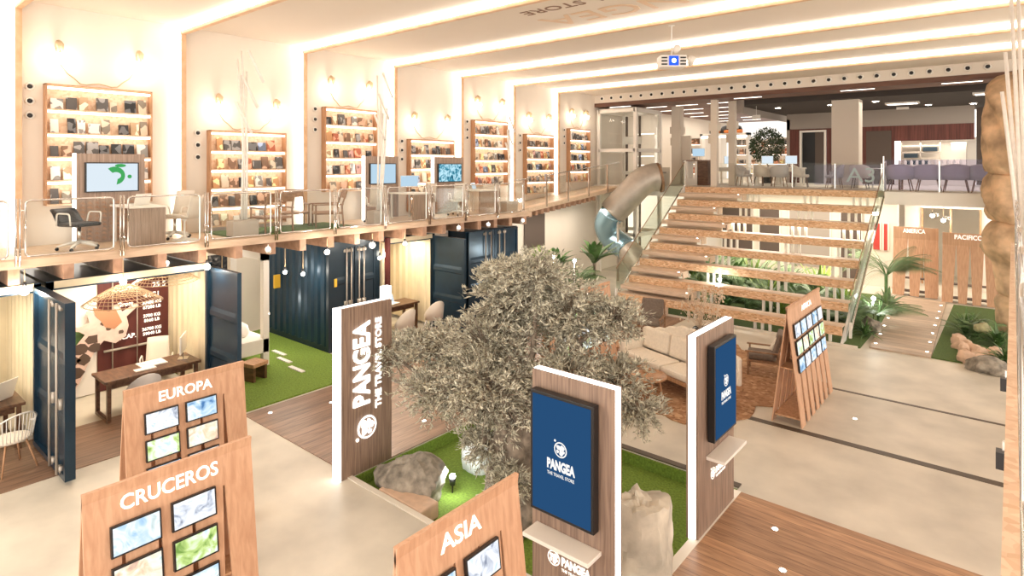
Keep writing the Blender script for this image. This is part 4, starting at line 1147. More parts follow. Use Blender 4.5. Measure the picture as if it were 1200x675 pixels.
# crown blobs: (x, y, z, rx, ry, rz) relative to the trunk foot
blobs = [(-.75, .45, 2.7, .85, .95, .6), (-.25, .1, 3.25, .7, .7, .45), (.15, .5, 2.7, .85, .85, .6), (-1.7, -.1, 1.95, .8, .75, .45), (-2.75, -.55, 1.85, .7, .6, .38), (-2.3, .0, 1.95, .5, .6, .32),
         (-.6, -.5, 1.75, .95, .7, .65), (-1.5, -.6, 1.5, .7, .5, .40), (.35, .0, 2.0, .75, .6, .5), (.9, .35, 2.0, .5, .55, .36), (1.3, .3, 1.7, .35, .35, .26), (-.62, -.5, 1.0, .42, .35, .35),
         (-.12, -.6, .75, .28, .25, .28), (-.95, .35, 3.1, .5, .5, .35), (-.9, -.2, 2.3, .8, .6, .55), (.75, .6, 2.75, .45, .5, .35), (-3.1, -.6, 1.45, .3, .3, .25)]
bb = MB()
lv = []; lf = []
def leaf(p, d, L, w):
    d = d.normalized(); s = d.cross(Vector((rnd.uniform(-1, 1), rnd.uniform(-1, 1), rnd.uniform(-1, 1))))
    if s.length < 1e-3: return
    s.normalize(); n = len(lv)
    lv.extend([p, p + d * L * .5 + s * w, p + d * L, p + d * L * .5 - s * w]); lf.append((n, n + 1, n + 2, n + 3))
base = Vector((-.1, 0, 1.2))
for bi, (x, y, z, rx, ry, rz_) in enumerate(blobs):
    c = Vector((x + .27, y + .17, z))
    main = wander(base + Vector((rnd.uniform(-.1, .1), rnd.uniform(-.1, .1), rnd.uniform(-.3, .1))), c, 4, .12)
    bb.tube(main, [.085, .06, .045, .03, .018], 6)
    ntw = int(150 * (rx * ry * rz_ / .4) ** .72) + 26
    for t in range(ntw):
        v = Vector((rnd.gauss(0, 1), rnd.gauss(0, 1), rnd.gauss(0, 1))).normalized()
        q = rnd.uniform(.45, 1.)
        tip = c + Vector((v.x * rx, v.y * ry, v.z * rz_)) * q * 1.05
        st_ = c.lerp(tip, .25) + Vector((0, 0, -.05))
        midp = st_.lerp(tip, .55) + Vector((0, 0, .05)); end = tip + Vector((v.x * .08, v.y * .08, -.06))
        bb.tube([st_, midp, end], [.011, .007, .003], 3, False)
        for j in range(34):
            u = rnd.uniform(.2, 1.05)
            pp_ = st_.lerp(midp, u * 2) if u < .5 else midp.lerp(end, (u - .5) * 2)
            dd = (end - st_).normalized() * .8 + Vector((rnd.uniform(-1, 1), rnd.uniform(-1, 1), rnd.uniform(-.6, 1)))
            leaf(pp_ + Vector((rnd.uniform(-.02, .02),) * 3), dd, rnd.uniform(.07, .115), rnd.uniform(.008, .012))
bb.build('branches', M['bark'], ot)
MB().add(lv, lf).build('foliage', [M['olive']], ot)['kind'] = 'stuff'
# ================================================================ BLEACHER STAIRS
UF = 3.78
st = thing('bleacher_stairs', 'wide wooden bleacher stairs of strand board planks rising to the upper floor', 'stairs', (0, 0, 0))
XL, XR = -9.85, -3.35
def ky(k): return 17.1 + .743 * (k - 1)
def kz(k): return .4725 * k
for k in range(1, 9):
    y, z = ky(k), kz(k); dpt = .46 if k < 8 else .7
    p = MB().box(XL, XR, y, y + dpt, z - .03, z).build('tread', M['tread'], st)
    MB().box(XL, XR, y - .015, y + .02, z - .225, z - .004).box(XL, XR, y + .02, y + .06, z - .225, z - .03).build('riser_plank', M['osb'], p)
    if k > 0:
        ln = (2.35, 1.75)[k % 2]
        s = MB().box(XL, XL + ln, y - .58, y + .02, z - .265, z - .235).box(XL, XL + ln, y - .58, y - .55, z - .36, z - .265).box(XL + ln - .03, XL + ln, y - .4, y, z - .45, z - .265)\
            .box(XL, XL + ln - .3, y - .1, y - .07, z - .6, z - .265).build('half_step', M['tread'], st)
        MB().lathe([(.03, 0), (.03, .006)], (XL + ln - .12, y - .48, z - .235), 10).build('step_light', M['dot'], s)
    for xc in (-7.3, -5.35, -3.85):
        c = MB(); zb = max(0, z - .62)
        for dx in (-.2, 0, .2): c.box(xc + dx - .035, xc + dx + .035, y + .1, y + .17, zb, z - .03)
        c.build('support_posts', M['white'], st)
for x in (XL + .02, XR - .02):
    MB().hexa([(x - .03, 17.1, 0), (x + .03, 17.1, 0), (x + .03, 17.5, 0), (x - .03, 17.5, 0)],
              [(x - .03, 22.3, 3.3), (x + .03, 22.3, 3.3), (x + .03, 22.7, 3.3), (x - .03, 22.7, 3.3)]).build('stringer', M['whitem'], st)
def stair_glass(lab, x, ya, za, yb, zb, h, grp=None):
    o = thing('glass_balustrade', lab, 'railing', (x, ya, za), group=grp)
    dy, dz = yb - ya, zb - za
    MB().hexa([(-.006, 0, 0), (.006, 0, 0), (.006, dy, dz), (-.006, dy, dz)], [(-.006, 0, h), (.006, 0, h), (.006, dy, dz + h), (-.006, dy, dz + h)]).build('glass_pane', M['glassg'], o)
    MB().tube([(0, 0, h), (0, dy, dz + h)], .014, 6).build('top_rail', M['furn'], o)
    MB().tube([(0, 0, 0), (0, dy, dz)], .028, 6).build('bottom_rail', M['chrome'], o)
    MB().box(-.03, .03, -.04, .04, -.15, .25).build('clamp', M['white'], o); MB().box(-.03, .03, dy - .04, dy + .04, dz - .1, dz + h + .05).build('end_post', M['white'], o)
    return o
stair_glass('clear glass balustrade with thin dark rail along the left side of the stairs', XL - .06, 17.1, .35, 22.4, 3.85, .9)
stair_glass('clear glass balustrade with thin dark rail along the right side of the stairs', XR + .1, 17.6, .25, 23.1, 3.75, .95)

# ================================================================ UPPER FLOOR
struct(MB().box(WX, XL + 0, YB + .1, 46, UF - .22, UF).box(XL, 8, YB + .5, 46, UF - .22, UF).build('floor', M['pale']))
struct(MB().box(XR + .2, 8, 22.3, 22.55, UF - .42, UF - .02).box(WX, XL, 22.2, 22.45, UF - .4, UF).build('trim_60', M['white']))
struct(MB().box(WX, -8.6, YB + .3, 46, 7.30, 7.42).box(-8.6, 8, YB + .3, 24.6, 7.30, 7.42).build('ceiling', M['slatc']))
struct(MB().box(-8.6, 8, 24.6, 33, 7.05, 7.40).build('ceiling', M['darkc']))
struct(MB().box(-8.66, -8.6, 24.55, 33, 6.75, 7.40).box(-8.6, -8.35, 24.5, 24.6, 6.75, 7.3).build('trim_61', M['grey']))
# linear ceiling lights
ll = None; n = 0
for j in range(7):
    for i in range(4):
        x = -13.2 + i * 1.45 + (.6 if j % 2 else 0); y = 23.3 + j * 2.1
        if x > -9.2: continue
        lab = 'thin linear light in the slatted wooden ceiling, %s in the %s row from the front' % (ordn(i), ordn(j))
        if ll is None:
            ll = thing('linear_light', lab, 'ceiling light', (x, y, 7.3), group='linear lights in the slatted ceiling')
            MB().box(-.5, .5, -.035, .035, -.012, 0).build('diffuser', M['ledw'], ll); MB().box(-.52, .52, -.045, .045, -.004, .0).build('trim_frame', M['white'], ll)
        else: copy_tree(ll, (x, y, 7.3), 0, lab)
for i, x in enumerate((-13.0, -7.6, -4.0, -1.2)):
    copy_tree(ll, (x, 22.75, 7.139), 0, 'thin linear light set in the timber behind the back beam, %s from the left' % ordn(i), 'linear lights behind the back beam')
def downlight(lab, loc, s=1.):
    o = thing('downlight', lab, 'ceiling light', loc, group='downlights in the dark ceiling')
    MB().lathe([(.14 * s, 0), (.14 * s, -.03), (.1 * s, -.03)], seg=16).build('ring', M['white'], o)
    MB().lathe([(.1 * s, -.02), (.1 * s, -.034)], seg=14).build('lens', M['bulbw'], o)
for i, (x, y) in enumerate(((-7.6, 26.5), (-5.6, 26.5), (-4.0, 26.2), (-1.2, 29.5), (-2.6, 29))):
    downlight('round white downlight in the dark ceiling, %s from the left' % ordn(i), (x, y, 7.05))
for i, (x, y) in enumerate(((-3.3, 27.5), (-.5, 25.5))):
    o = thing('air_grille', 'bright rectangular air grille in the dark ceiling, %s' % ('left one' if i == 0 else 'right one'), 'air vent', (x, y, 7.05), group='grilles in the dark ceiling')
    MB().box(-.55, .55, -.22, .22, -.06, 0).build('frame', M['white'], o); MB().box(-.48, .48, -.16, .16, -.075, -.06).build('diffuser', M['ledw'], o)
ex = thing('exit_sign', 'small white exit sign hanging under the dark ceiling edge', 'sign', (-8.1, 25.3, 6.55))
MB().box(-.16, .16, -.02, .02, 0, .13).build('panel', M['white'], ex); MB().tube([(0, 0, .13), (0, 0, .5)], .008, 5).build('hanger', M['whitem'], ex)
ex = thing('exit_sign', 'small white exit sign before the grey band right of the column', 'sign', (-3.55, 29.7, 6.95))
MB().box(-.22, .22, -.02, .02, 0, .15).build('panel', M['white'], ex); MB().tube([(0, 0, .1), (0, 0, .1)], .008, 5).build('hanger', M['whitem'], ex)
# back wall with red slats
WY = 30.5
struct(MB().box(-8.35, -1.2, WY, WY + .2, 6.30, 7.1).box(-8.35, -8.2, WY, WY + .25, UF, 6.8).build('wall_back', M['grey']))
sl = MB().box(-8.2, -7.75, WY - .02, WY + .1, UF, 6.32).box(-6.6, -3.95, WY - .02, WY + .1, UF, 6.32).box(-7.75, -6.6, WY - .02, WY + .1, 6.25, 6.32).box(-3.95, -1.2, WY - .02, WY + .1, 5.66, 6.32)
struct(sl.build('wall_back', M['slatred']))
struct(MB().box(-1.2, 4, WY + 1.6, WY + 1.8, UF, 7.1).build('wall_back', M['taupe']))
struct(MB().box(-5.0, -4.05, WY - .08, WY - .02, UF, 6.12).build('trim_62', M['taupe']))
dr = thing('doorway', 'dark doorway with pale frame in the red slatted wall', 'door', (-7.18, WY - .05, UF))
MB().box(-.57, -.48, -.05, .1, 0, 2.47).box(.48, .57, -.05, .1, 0, 2.47).box(-.48, .48, -.05, .1, 2.38, 2.47).build('frame', M['white'], dr)
MB().box(-.48, .1, .1, .14, 0, 2.38).build('dark_panel', M['black'], dr); MB().box(.1, .48, -.02, .14, 0, 2.38).build('door_leaf', M['taupe'], dr)
struct(MB().box(-5.25, -4.35, 25.0, 25.7, UF, 7.05).build('wall_column', M['ceil']))
# kitchen pass behind
kp = thing('kitchen_pass', 'bright kitchen serving hatch with steel shelves at the right', 'kitchen counter', (-2.6, WY + .3, 4.62))
MB().box(-1.3, 1.4, -.5, .3, -.84, 0).build('counter', M['white'], kp)
MB().box(-1.3, 1.4, 1.2, 1.25, 0, 1.2).build('back_wall', M['white'], kp)
k1 = MB()
for z in (.28, .55, .82): k1.box(-1.2, .2, .6, .95, z, z + .04)
for x in (-1.2, -.5, .2): k1.box(x - .02, x + .02, .6, .64, 0, 1.1)
k1.build('steel_shelf', M['steel'], kp)
MB().box(-1.1, -.6, .5, .9, .32, .5).box(-.4, .1, .5, .9, .60, .78).box(-1.0, -.2, .5, .9, .02, .2).build('oven_trays', M['navyd'], kp)
MB().box(.6, 1.1, .3, .9, 0, .95).build('refrigerator', M['white'], kp)
gl0 = None
for i in range(11):
    lab = 'small white bottle or cup on the kitchen hatch counter, %s from the left' % ordn(i)
    x = -3.75 + i * .21
    if gl0 is None:
        gl0 = MB().lathe([(.045, 0), (.05, .1), (.05, .16), (.02, .2), (.02, .24)], seg=10).build('bottle', M['white'], None, True); gl0.location = (x, WY - .1, 4.62)
        tag(gl0, lab, 'bottle', 'bottles on the hatch counter')
    else:
        c = gl0.copy(); COL.objects.link(c); c.location = (x, WY - .1 + (i % 3) * .05, 4.62); c['label'] = lab
# balustrades at the upper floor
def glass_fence(lab, xa, xb, y, z, h, m, n):
    o = thing('glass_balustrade', lab, 'railing', (xa, y, z))
    MB().box(0, xb - xa, -.006, .006, .05, h).build('glass_pane', m, o)
    for i in range(n + 1):
        MB().box((xb - xa) * i / n - .018, (xb - xa) * i / n + .018, -.02, .02, 0, h * (.96 if i else 1.12)).build('post', M['chrome'], o)
    return o
glass_fence('low clear glass balustrade at the top of the stairs', -8.9, -3.35, 23.1, UF, .92, M['glass'], 4)
gf = glass_fence('violet tinted glass balustrade before the grey chairs at the upper right', -3.2, 1.2, 22.45, UF, 1.0, M['glassv'], 3)
gf2 = thing('window_graphic', 'violet film band with pale CABAN-like letter shapes on the top glass', 'sign', (-5.4, 23.13, UF + .05))
gf2['label'] = 'violet film band with large pale mirrored letters on the stair top glass'
MB().box(0, 2.0, 0, .004, .1, .8).build('film', M['glassv'], gf2)
text_mesh('lettering', 'A3', .7, mat('film_letters', (.55, .66, .68), .6), gf2, (1.45, .0, .42), (1, 0, 0), (0, 0, 1), .002, .0, width=.85)
# chairs and tables upstairs
def tub_chair(lab, loc, rz, m, grp, s=1.):
    o = thing('tub_chair', lab, 'chair', loc, rz, grp)
    for sx_, sy_ in ((1, 1), (1, -1), (-1, 1), (-1, -1)):
        MB().tube([(sx_ * .18 * s, sy_ * .18 * s, .4), (sx_ * .25 * s, sy_ * .24 * s, 0)], [.022, .013], 6).build('leg', M['furn'] if m is not M['chairf'] else M['dark'], o, True)
    MB().lathe([(.02, .36), (.26 * s, .37), (.3 * s, .42), (.28 * s, .48), (.02, .49)], seg=20).build('seat', m, o, True)
    vs = []; n = 13
    for k in range(n):
        a = R(70 + k * 220 / 12)
        for t in (0, .4, .8, 1): vs.append((.30 * s * math.cos(a) * (1 + .12 * t), .31 * s * math.sin(a) * (1 + .1 * t), .40 + t * (.22 + .24 * max(0, -math.cos(a)) ** .5)))
    bo = MB().add(vs, [(k * 4 + j, k * 4 + 4 + j, k * 4 + 5 + j, k * 4 + 1 + j) for k in range(n - 1) for j in range(3)]).build('backrest', m, o, True)
    so_ = bo.modifiers.new('solid', 'SOLIDIFY'); so_.thickness = .05
    return o
t0 = tub_chair('', (-2.8, 22.95, UF), R(90), M['tubf'], 'grey upholstered chairs behind the violet glass', 1.3)
t0['label'] = 'grey upholstered tub chair behind the violet glass, first from the left'
for i, x in enumerate((-2.05, -1.35, -.65)):
    copy_tree(t0, (x, 22.98, UF), R(90), 'grey upholstered tub chair behind the violet glass, %s from the left' % ordn(i + 1))
dt = thing('dining_table', 'long pale dining table behind the row of grey tub chairs', 'table', (-1.7, 23.85, UF))
MB().box(-1.4, 1.6, -.4, .4, .72, .76).build('tabletop', M['white'], dt)
for x in (-1.2, 1.4):
    for y in (-.3, .3): MB().box(x - .03, x + .03, y - .03, y + .03, 0, .72).build('leg', M['furn'], dt)
bg = thing('draped_cloth', 'pale draped cloth hanging at the table end beside the faux rock column', 'cloth', (-.42, 23.2, UF))
vs = []; 
for i in range(9):
    for j in range(5): vs.append((i * .05, .06 * math.sin(i * 1.7 + j * .5), 1.0 - j * .14 + .03 * math.sin(i)))
c_ = MB().add(vs, [(i * 5 + j, i * 5 + 5 + j, i * 5 + 6 + j, i * 5 + 1 + j) for i in range(8) for j in range(4)]).build('cloth_fold', M['linen'], bg, True)
c_.modifiers.new('solid', 'SOLIDIFY').thickness = .02
MB().tube([(.0, 0, 1.0), (.4, 0, 1.0)], .012, 5).tube([(.2, 0, 0), (.2, 0, 1.0)], .014, 5).build('stand_pole', M['furn'], bg)
for i, (x, y, a) in enumerate(((-8.2, 24.15, 0), (-7.6, 24.5, 60), (-6.9, 24.2, 120), (-6.2, 24.5, 10), (-5.0, 24.2, 200), (-4.2, 24.4, 90))):
    tub_chair('', (x, y, UF), R(a), M['chairf'] if i % 2 else M['tubf'], 'chairs behind the stair top glass')['label'] = '%s tub chair behind the stair top glass, %s from the left' % ('pale' if i % 2 else 'grey', ordn(i))
for i, x in enumerate((-8.0, -6.5, -3.9)):
    o = thing('cafe_table', 'round pale cafe table behind the stair top glass, %s from the left' % ordn(i), 'table', (x, 25.0, UF), group='cafe tables upstairs')
    MB().lathe([(.38, .7), (.38, .73)], seg=20).build('tabletop', M['white'], o)
    MB().lathe([(.2, 0), (.03, .03), (.03, .7)], seg=12).build('pedestal', M['whitem'], o)
# upper-left store: shelving, desks, columns
struct(MB().box(-18, -8.3, 38, 38.2, UF, 7.3).build('wall_back', M['brightwall']))  # wall glows by its material, standing in for the lit store
struct(MB().box(WX - .2, WX, 24.8, 38, UF, 7.4).build('wall_left', M['pale']))
def rack(lab, x, y, w, h, rzv=0.):
    o = thing('shelving_unit', lab, 'shelf', (x, y, UF), rzv, 'lit shelving units in the upper store')
    b = MB().box(0, .06, -.3, .0, 0, h).box(w - .06, w, -.3, 0, 0, h).box(0, w, -.3, 0, h - .08, h).box(0, w, -.02, 0, 0, h)
    b.build('frame', M['white'], o)
    for i in range(4):
        z = .4 + i * .5
        s = MB().box(.06, w - .06, -.28, -.02, z, z + .03).build('shelf', M['osbl'], o)
        MB().box(.1, w - .1, -.27, -.25, z - .02, z - .002).build('light_strip', M['ledw'], s)
        b = MB(); xx = .12
        rnd = random.Random(int(x * 10) + i)
    return o
for i, (x, y, w, h) in enumerate(((-11.8, 33, 1.5, 2.3), (-10.1, 33.4, 1.4, 2.3), (-13.4, 30, 1.2, 2.3), (-9.9, 36.5, 1.3, 2.3), (-11.9, 36, 1.4, 2.3))):
    rack('lit white shelving unit in the upper store, %s of the background units' % ordn(i), x, y, w, h)
    rnd = random.Random(i)
    for r in range(4):
        for q in range(4):
            xx = x + .2 + q * (w - .4) / 3.6
            bi = rnd.choice((0, 2, 4, 5, 8, 8))
            hh = rnd.choice((.2, .26, .3)); key = ('u', hh, bi)
            if key not in _bc:
                b_ = MB().box(-.1, .1, -.05, .05, 0, hh); me = D.meshes.new('shelf_item'); me.from_pydata(b_.v, [], b_.f); me.materials.append(BOOKM[bi]); _bc[key] = me
            c = D.objects.new('boxed_item', _bc[key]); COL.objects.link(c); c.location = (xx, y - .15, UF + .43 + r * .5)
            tag(c, 'small %s item, %s on the %s shelf of the %s background shelving unit upstairs' % (BOOKC[bi][0], ordn(q), ordn(r) if r else 'lowest', ordn(i)), 'box', 'items on the upstairs shelves')
def column(lab, x, y, w, z0, z1, m):
    o = thing('column', lab, 'column', (x, y, z0)); b = MB()
    b.box(-w, w, -w, w, 0, z1 - z0); b.build('shaft', m, o, bevel=.01)
    MB().box(-w - .05, w + .05, -w - .05, w + .05, z1 - z0 - 1.2, z1 - z0 - .9).box(-w - .12, -w, -.05, .05, (z1 - z0) * .5, (z1 - z0) * .6).build('collar', m, o)
    return o
column('white square column beside the elevator with a speaker shape', -11.35, 24.9, .2, UF, 7.2, M['ceil'])
column('slim white column standing on the upper floor at the stair top', -8.85, 22.75, .12, UF, 7.14, M['ceil'])
column('white column just behind the slim stair top column', -8.75, 24.4, .13, UF, 7.3, M['ceil'])
struct(MB().box(-11.2, -10.75, 24.9, 25.0, UF, 5.9).build('wall_partition', M['ceil']))
hats = None
for i in range(3):
    o = thing('helmet', 'black and yellow round helmet on top of the upstairs white shelf, %s from the left' % ordn(i), 'helmet', (-11.5 + i * .55, 29.6, 6.2), group='helmets on the upstairs shelf')
    MB().lathe([(.26, 0), (.27, .15), (.2, .33), (.02, .4)], seg=14).build('shell', M['black'], o, True)
    MB().box(-.02, .3, -.27, .0, 0, .16).build('visor', M['orange'], o, bevel=.04)
o = thing('shelving_unit', 'tall white shelf under the three helmets upstairs', 'shelf', (-12.2, 29.4, UF))
b = MB()
for x in (0, .8, 1.6, 2.3): b.box(x, x + .12, 0, .4, 0, 2.42)
b.box(0, 2.42, 0, .4, 2.3, 2.42).build('frame', M['white'], o); MB().box(.05, 2.35, .0, .05, 2.2, 2.3).build('light_strip', M['ledw'], o)
cn = thing('reception_counter', 'walnut counter with white trim at the top left of the stairs', 'counter', (-10.15, 24.2, UF))
MB().box(-.5, -.4, -.3, .3, 0, 1.0).box(-.5, .55, -.32, .32, 1.0, 1.05).build('walnut_body', M['walnut'], cn)
MB().box(-.4, .1, -.28, .28, 0, .3).box(-.4, -.3, -.28, .28, .3, 1.).box(0, .1, -.28, .28, .3, 1.).build('white_trim', M['white'], cn)
MB().box(.1, .55, -.25, .28, 0, 1.).build('dark_front', M['dark'], cn)
laptop('computer_monitor', 'pale blue monitor on the walnut counter upstairs', (-10.1, 24.2, UF + 1.06), R(-90), M['skyb'], s=1)
for i, (x, y) in enumerate(((-9.3, 25.6), (-8.0, 26.4), (-7.0, 26.2))):
    table('office_desk', 'pale office desk upstairs, %s from the left' % ordn(i), x - .5, x + .5, y - .3, y + .3, .74, M['white'], group='desks upstairs').location.z = UF
    laptop('computer_monitor', 'pale blue monitor on an upstairs desk, %s from the left' % ordn(i), (x, y, UF + .745), R(-40), M['scrw'], 'monitors on the upstairs desks')
wh = thing('warning_board', 'small pale board leaning on the upper floor left of the counter', 'sign', (-11.0, 22.75, UF))
MB().box(-.3, .3, -.02, .02, 0, .75).build('board', M['ceil'], wh); MB().box(-.15, .15, -.024, -.02, .5, .56).build('caption_band', M['grey'], wh)

# ---------------------------------------------------------------- plants
def leaf_strip(vs, fs, base, a, L, w, rise, droop, n=5):
    """arched blade leaf starting at base, heading a"""
    o = len(vs); dx, dy = math.cos(a), math.sin(a)
    for i in range(n + 1):
        t = i / n; r = L * (t * math.cos(rise) + .12 * t * t); z = L * (math.sin(rise) * t - droop * t * t)
        ww = w * math.sin(PI * min(1, .12 + t * .88)) ** .8 * (1 if t < .99 else .05)
        for s in (-1, 0, 1):
            vs.append((base[0] + dx * r - dy * ww * s, base[1] + dy * r + dx * ww * s, base[2] + z - (0 if s else ww * .35)))
    for i in range(n):
        for j in range(2): fs.append((o + i * 3 + j, o + i * 3 + j + 1, o + i * 3 + 4 + j, o + i * 3 + 3 + j))
def blade_plant(name, lab, loc, h, n, w, m, seed, grp=None, cat='plant', droop=.55, stem=0.):
    o = thing(name, lab, cat, loc, group=grp); rnd = random.Random(seed); vs = []; fs = []
    for i in range(n):
        leaf_strip(vs, fs, (rnd.uniform(-.03, .03), rnd.uniform(-.03, .03), stem), rnd.uniform(0, 6.28), h * rnd.uniform(.7, 1.15), w * rnd.uniform(.7, 1.2), R(rnd.uniform(35, 85)), droop * rnd.uniform(.5, 1.2))
    f = MB().add(vs, fs).build('foliage', m, o, True)
    if stem: MB().tube([(0, 0, 0), (.02, .01, stem * .5), (0, 0, stem + .05)], [.05, .045, .05], 8).build('stem', M['bark'], o, True)
    return o
def palm_plant(name, lab, loc, h, n, m, seed, grp=None, stem=.3):
    o = thing(name, lab, 'plant', loc, group=grp); rnd = random.Random(seed); vs = []; fs = []; sb = MB()
    for i in range(n):
        a = rnd.uniform(0, 6.28); rise = R(rnd.uniform(40, 82)); L = h * rnd.uniform(.8, 1.1); dr_ = rnd.uniform(.35, .75)
        dx, dy = math.cos(a), math.sin(a); pts = []
        for k in range(15):
            t = k / 14; pts.append(Vector((dx * L * (t * math.cos(rise) + .25 * t * t), dy * L * (t * math.cos(rise) + .25 * t * t), stem + L * (math.sin(rise) * t - dr_ * t * t))))
        sb.tube(pts, [.012 * (1 - k / 16) + .003 for k in range(15)], 4, False)
        for k in range(3, 15):
            for s in (-1, 1):
                for e in (0, .5):
                    p = pts[k] if k == 14 else pts[k].lerp(pts[min(14, k + 1)], e)
                    l = L * .26 * math.sin(PI * (k / 15) ** .8) + .06
                    q = p + Vector((-dy * s * l + dx * l * .5, dx * s * l + dy * l * .5, -l * .30)); mm = p.lerp(q, .45) + Vector((dx * .014, dy * .014, .02)); m2 = p.lerp(q, .45) - Vector((dx * .014, dy * .014, -.02))
                    n0_ = len(vs); vs += [p, mm, q, m2]; fs.append((n0_, n0_ + 1, n0_ + 2, n0_ + 3))
    MB().add(vs, fs).build('foliage', m, o)
    sb.tube([(0, 0, 0), (0, 0, stem + .05)], .05, 7).build('stem', M['leaf'], o, True)
    return o
# under the stairs
rnd = random.Random(77)
protos = [blade_plant('leafy_plant', 'broad leaved green plant in the turf bed under the stairs', (-9.2, 19.2, .03), .8, 26, .06, M['leaf'], 1, 'leafy plants under the stairs'),
          palm_plant('fern', 'feathery fern like plant in the turf bed under the stairs', (-8.4, 20.4, .03), .9, 16, M['palm'], 2, 'ferns under the stairs', .15),
          blade_plant('spiky_plant', 'yellow green spiky plant in the turf bed under the stairs', (-5.0, 20.8, .03), .85, 30, .025, M['leafl'], 3, 'spiky plants under the stairs', droop=.3)]
for i in range(34):
    p = protos[(0, 1, 0, 2, 1)[i % 5]]
    c = copy_tree(p, (-9.4 + (i % 12) * .52 + rnd.uniform(-.2, .2), 19.0 + (i // 12) * 1.35 + rnd.uniform(-.3, .3), .03), rnd.uniform(0, 6))
    s = rnd.uniform(.8, 1.25) * (1 + .28 * (i // 12)); c.scale = (s, s, s * rnd.uniform(1., 1.3))
# right of the stairs, between stairs and path
palm_plant('potted_palm', 'tall feathery palm beside the right end of the stairs', (-3.0, 21.5, .03), 1.7, 20, M['palm'], 12, None, 1.15)
palm_plant('potted_palm', 'lower dense palm at the front of the left path bed', (-2.95, 19.9, .03), 1.2, 18, M['palm'], 14, None, .2)
blade_plant('leafy_plant', 'low grassy plant at the path edge near the stair foot', (-3.05, 18.4, .03), .7, 40, .02, M['leaf'], 15)
blade_plant('leafy_plant', 'broad leaved plant behind the palm beside the stairs', (-3.1, 22.4, .03), .9, 30, .05, M['leaf'], 16)
rock((-2.98, 19.0, .0), (.25, .25, .3), M['rock'], 'grey rock among the plants beside the stair foot', 31)
# right corner bed
blade_plant('spiky_plant', 'large dark spiky plant at the top of the right turf bed', (-1.0, 20.4, .03), .8, 60, .035, M['leaf'], 21, droop=.35)
blade_plant('leafy_plant', 'dense grassy plant left of the stones in the right turf bed', (-.8, 19.9, .03), .6, 60, .02, M['palm'], 22)
blade_plant('leafy_plant', 'bushy leafy plant behind the pebbles in the right turf bed', (-.3, 19.4, .03), .8, 70, .03, M['leaf'], 23)
blade_plant('leafy_plant', 'leafy plant at the right edge above the flat grey rock', (-.1, 17.7, .03), .8, 60, .035, M['leaf'], 24)
palm_plant('fern', 'feathery fern between the spiky plant and the pebbles', (-.75, 20.2, .03), .6, 20, M['palm'], 25, None, .2)
rock((-.32, 17.0, -.02), (.52, .3, .26), M['rock'], 'long flat grey rock at the corner of the right turf bed', 33)
pb = None
pn = [(-1.12, 19.5), (-1.08, 19.05), (-1.0, 18.6), (-.92, 18.2), (-.86, 17.8), (-.84, 17.45), (-.68, 17.75), (-.62, 18.1), (-.48, 17.85), (-.4, 18.2), (-.34, 18.6), (-.76, 18.45), (-.88, 18.85), (-.58, 17.5)]
for i, (x, y) in enumerate(pn):
    lathe_rock('stone', (x, y, .0), (.15 + .04 * (i % 3), .16 + .03 * (i % 2), .15 + .04 * (i % 2)), M['pebble'],
               'pinkish cream stone in the right turf bed pile, %s from the back' % ordn(i), 40 + i, 'stone', 10, 14, .2, 'pink stones in the right turf bed')
rock((-.62, 19.6, .3), (.22, .2, .18), mat('mossy_stone', (.36, .34, .19), .9, var=.3, scale=8), 'mossy yellow stone on top of the grassy plants', 61)
# plants behind the olive, left rear
blade_plant('banana_plant', 'large broad leaved plant behind the olive tree, left one', (-12.9, 18.0, 0), 1.05, 20, .11, M['leaf'], 51, 'large plants behind the olive tree', droop=.35, stem=.9)
blade_plant('banana_plant', 'large upright leaved plant behind the olive tree, right one by the slide', (-11.9, 18.9, 0), 1.3, 22, .12, M['leaf'], 52, 'large plants behind the olive tree', droop=.35, stem=1.0)
blade_plant('leafy_plant', 'bushy green plant low behind the olive tree top', (-12.6, 17.8, 0), 1.2, 60, .06, M['leaf'], 53, stem=.3)
palm_plant('fern', 'fern behind the olive tree, below the large leaves', (-11.7, 17.6, 0), 1.4, 22, M['palm'], 54, None, .4)
palm_plant('fern', 'fern furthest left behind the olive tree', (-12.9, 17.0, 0), 1.0, 22, M['palm'], 55, None, .5)
blade_plant('spiky_plant', 'yellow tipped upright plant beside the brown panel behind the olive tree', (-13.35, 17.5, 0), .75, 24, .06, M['leafl'], 56, droop=.2, stem=1.1)
for i, (x, y, z) in enumerate(((-11.0, 14.8, 1.75), (-10.6, 15.7, 1.6), (-7.0, 18.4, 1.05), (-3.1, 20.0, .75), (-12.0, 16.5, 1.5))):
    o = thing('garden_spotlight', 'bright small garden spotlight %s' % ('above the olive crown, left one', 'above the olive crown, right one', 'glaring between two stair planks', 'among plants right of the stairs', 'low behind the olive tree')[i], 'spotlight', (x, y, 0), group='small glaring spotlights')
    MB().tube([(0, 0, 0), (0, 0, z - .05)], .015, 6).build('pole', M['chrome'], o, True)
    MB().sphere((0, 0, z), .055, 10, 8).build('lamp', emis('cool_glow', (.92, 1., 1.), 30.), o, True)
    point((0, -.1, z), 16, (.95, 1., .92), parent=o)
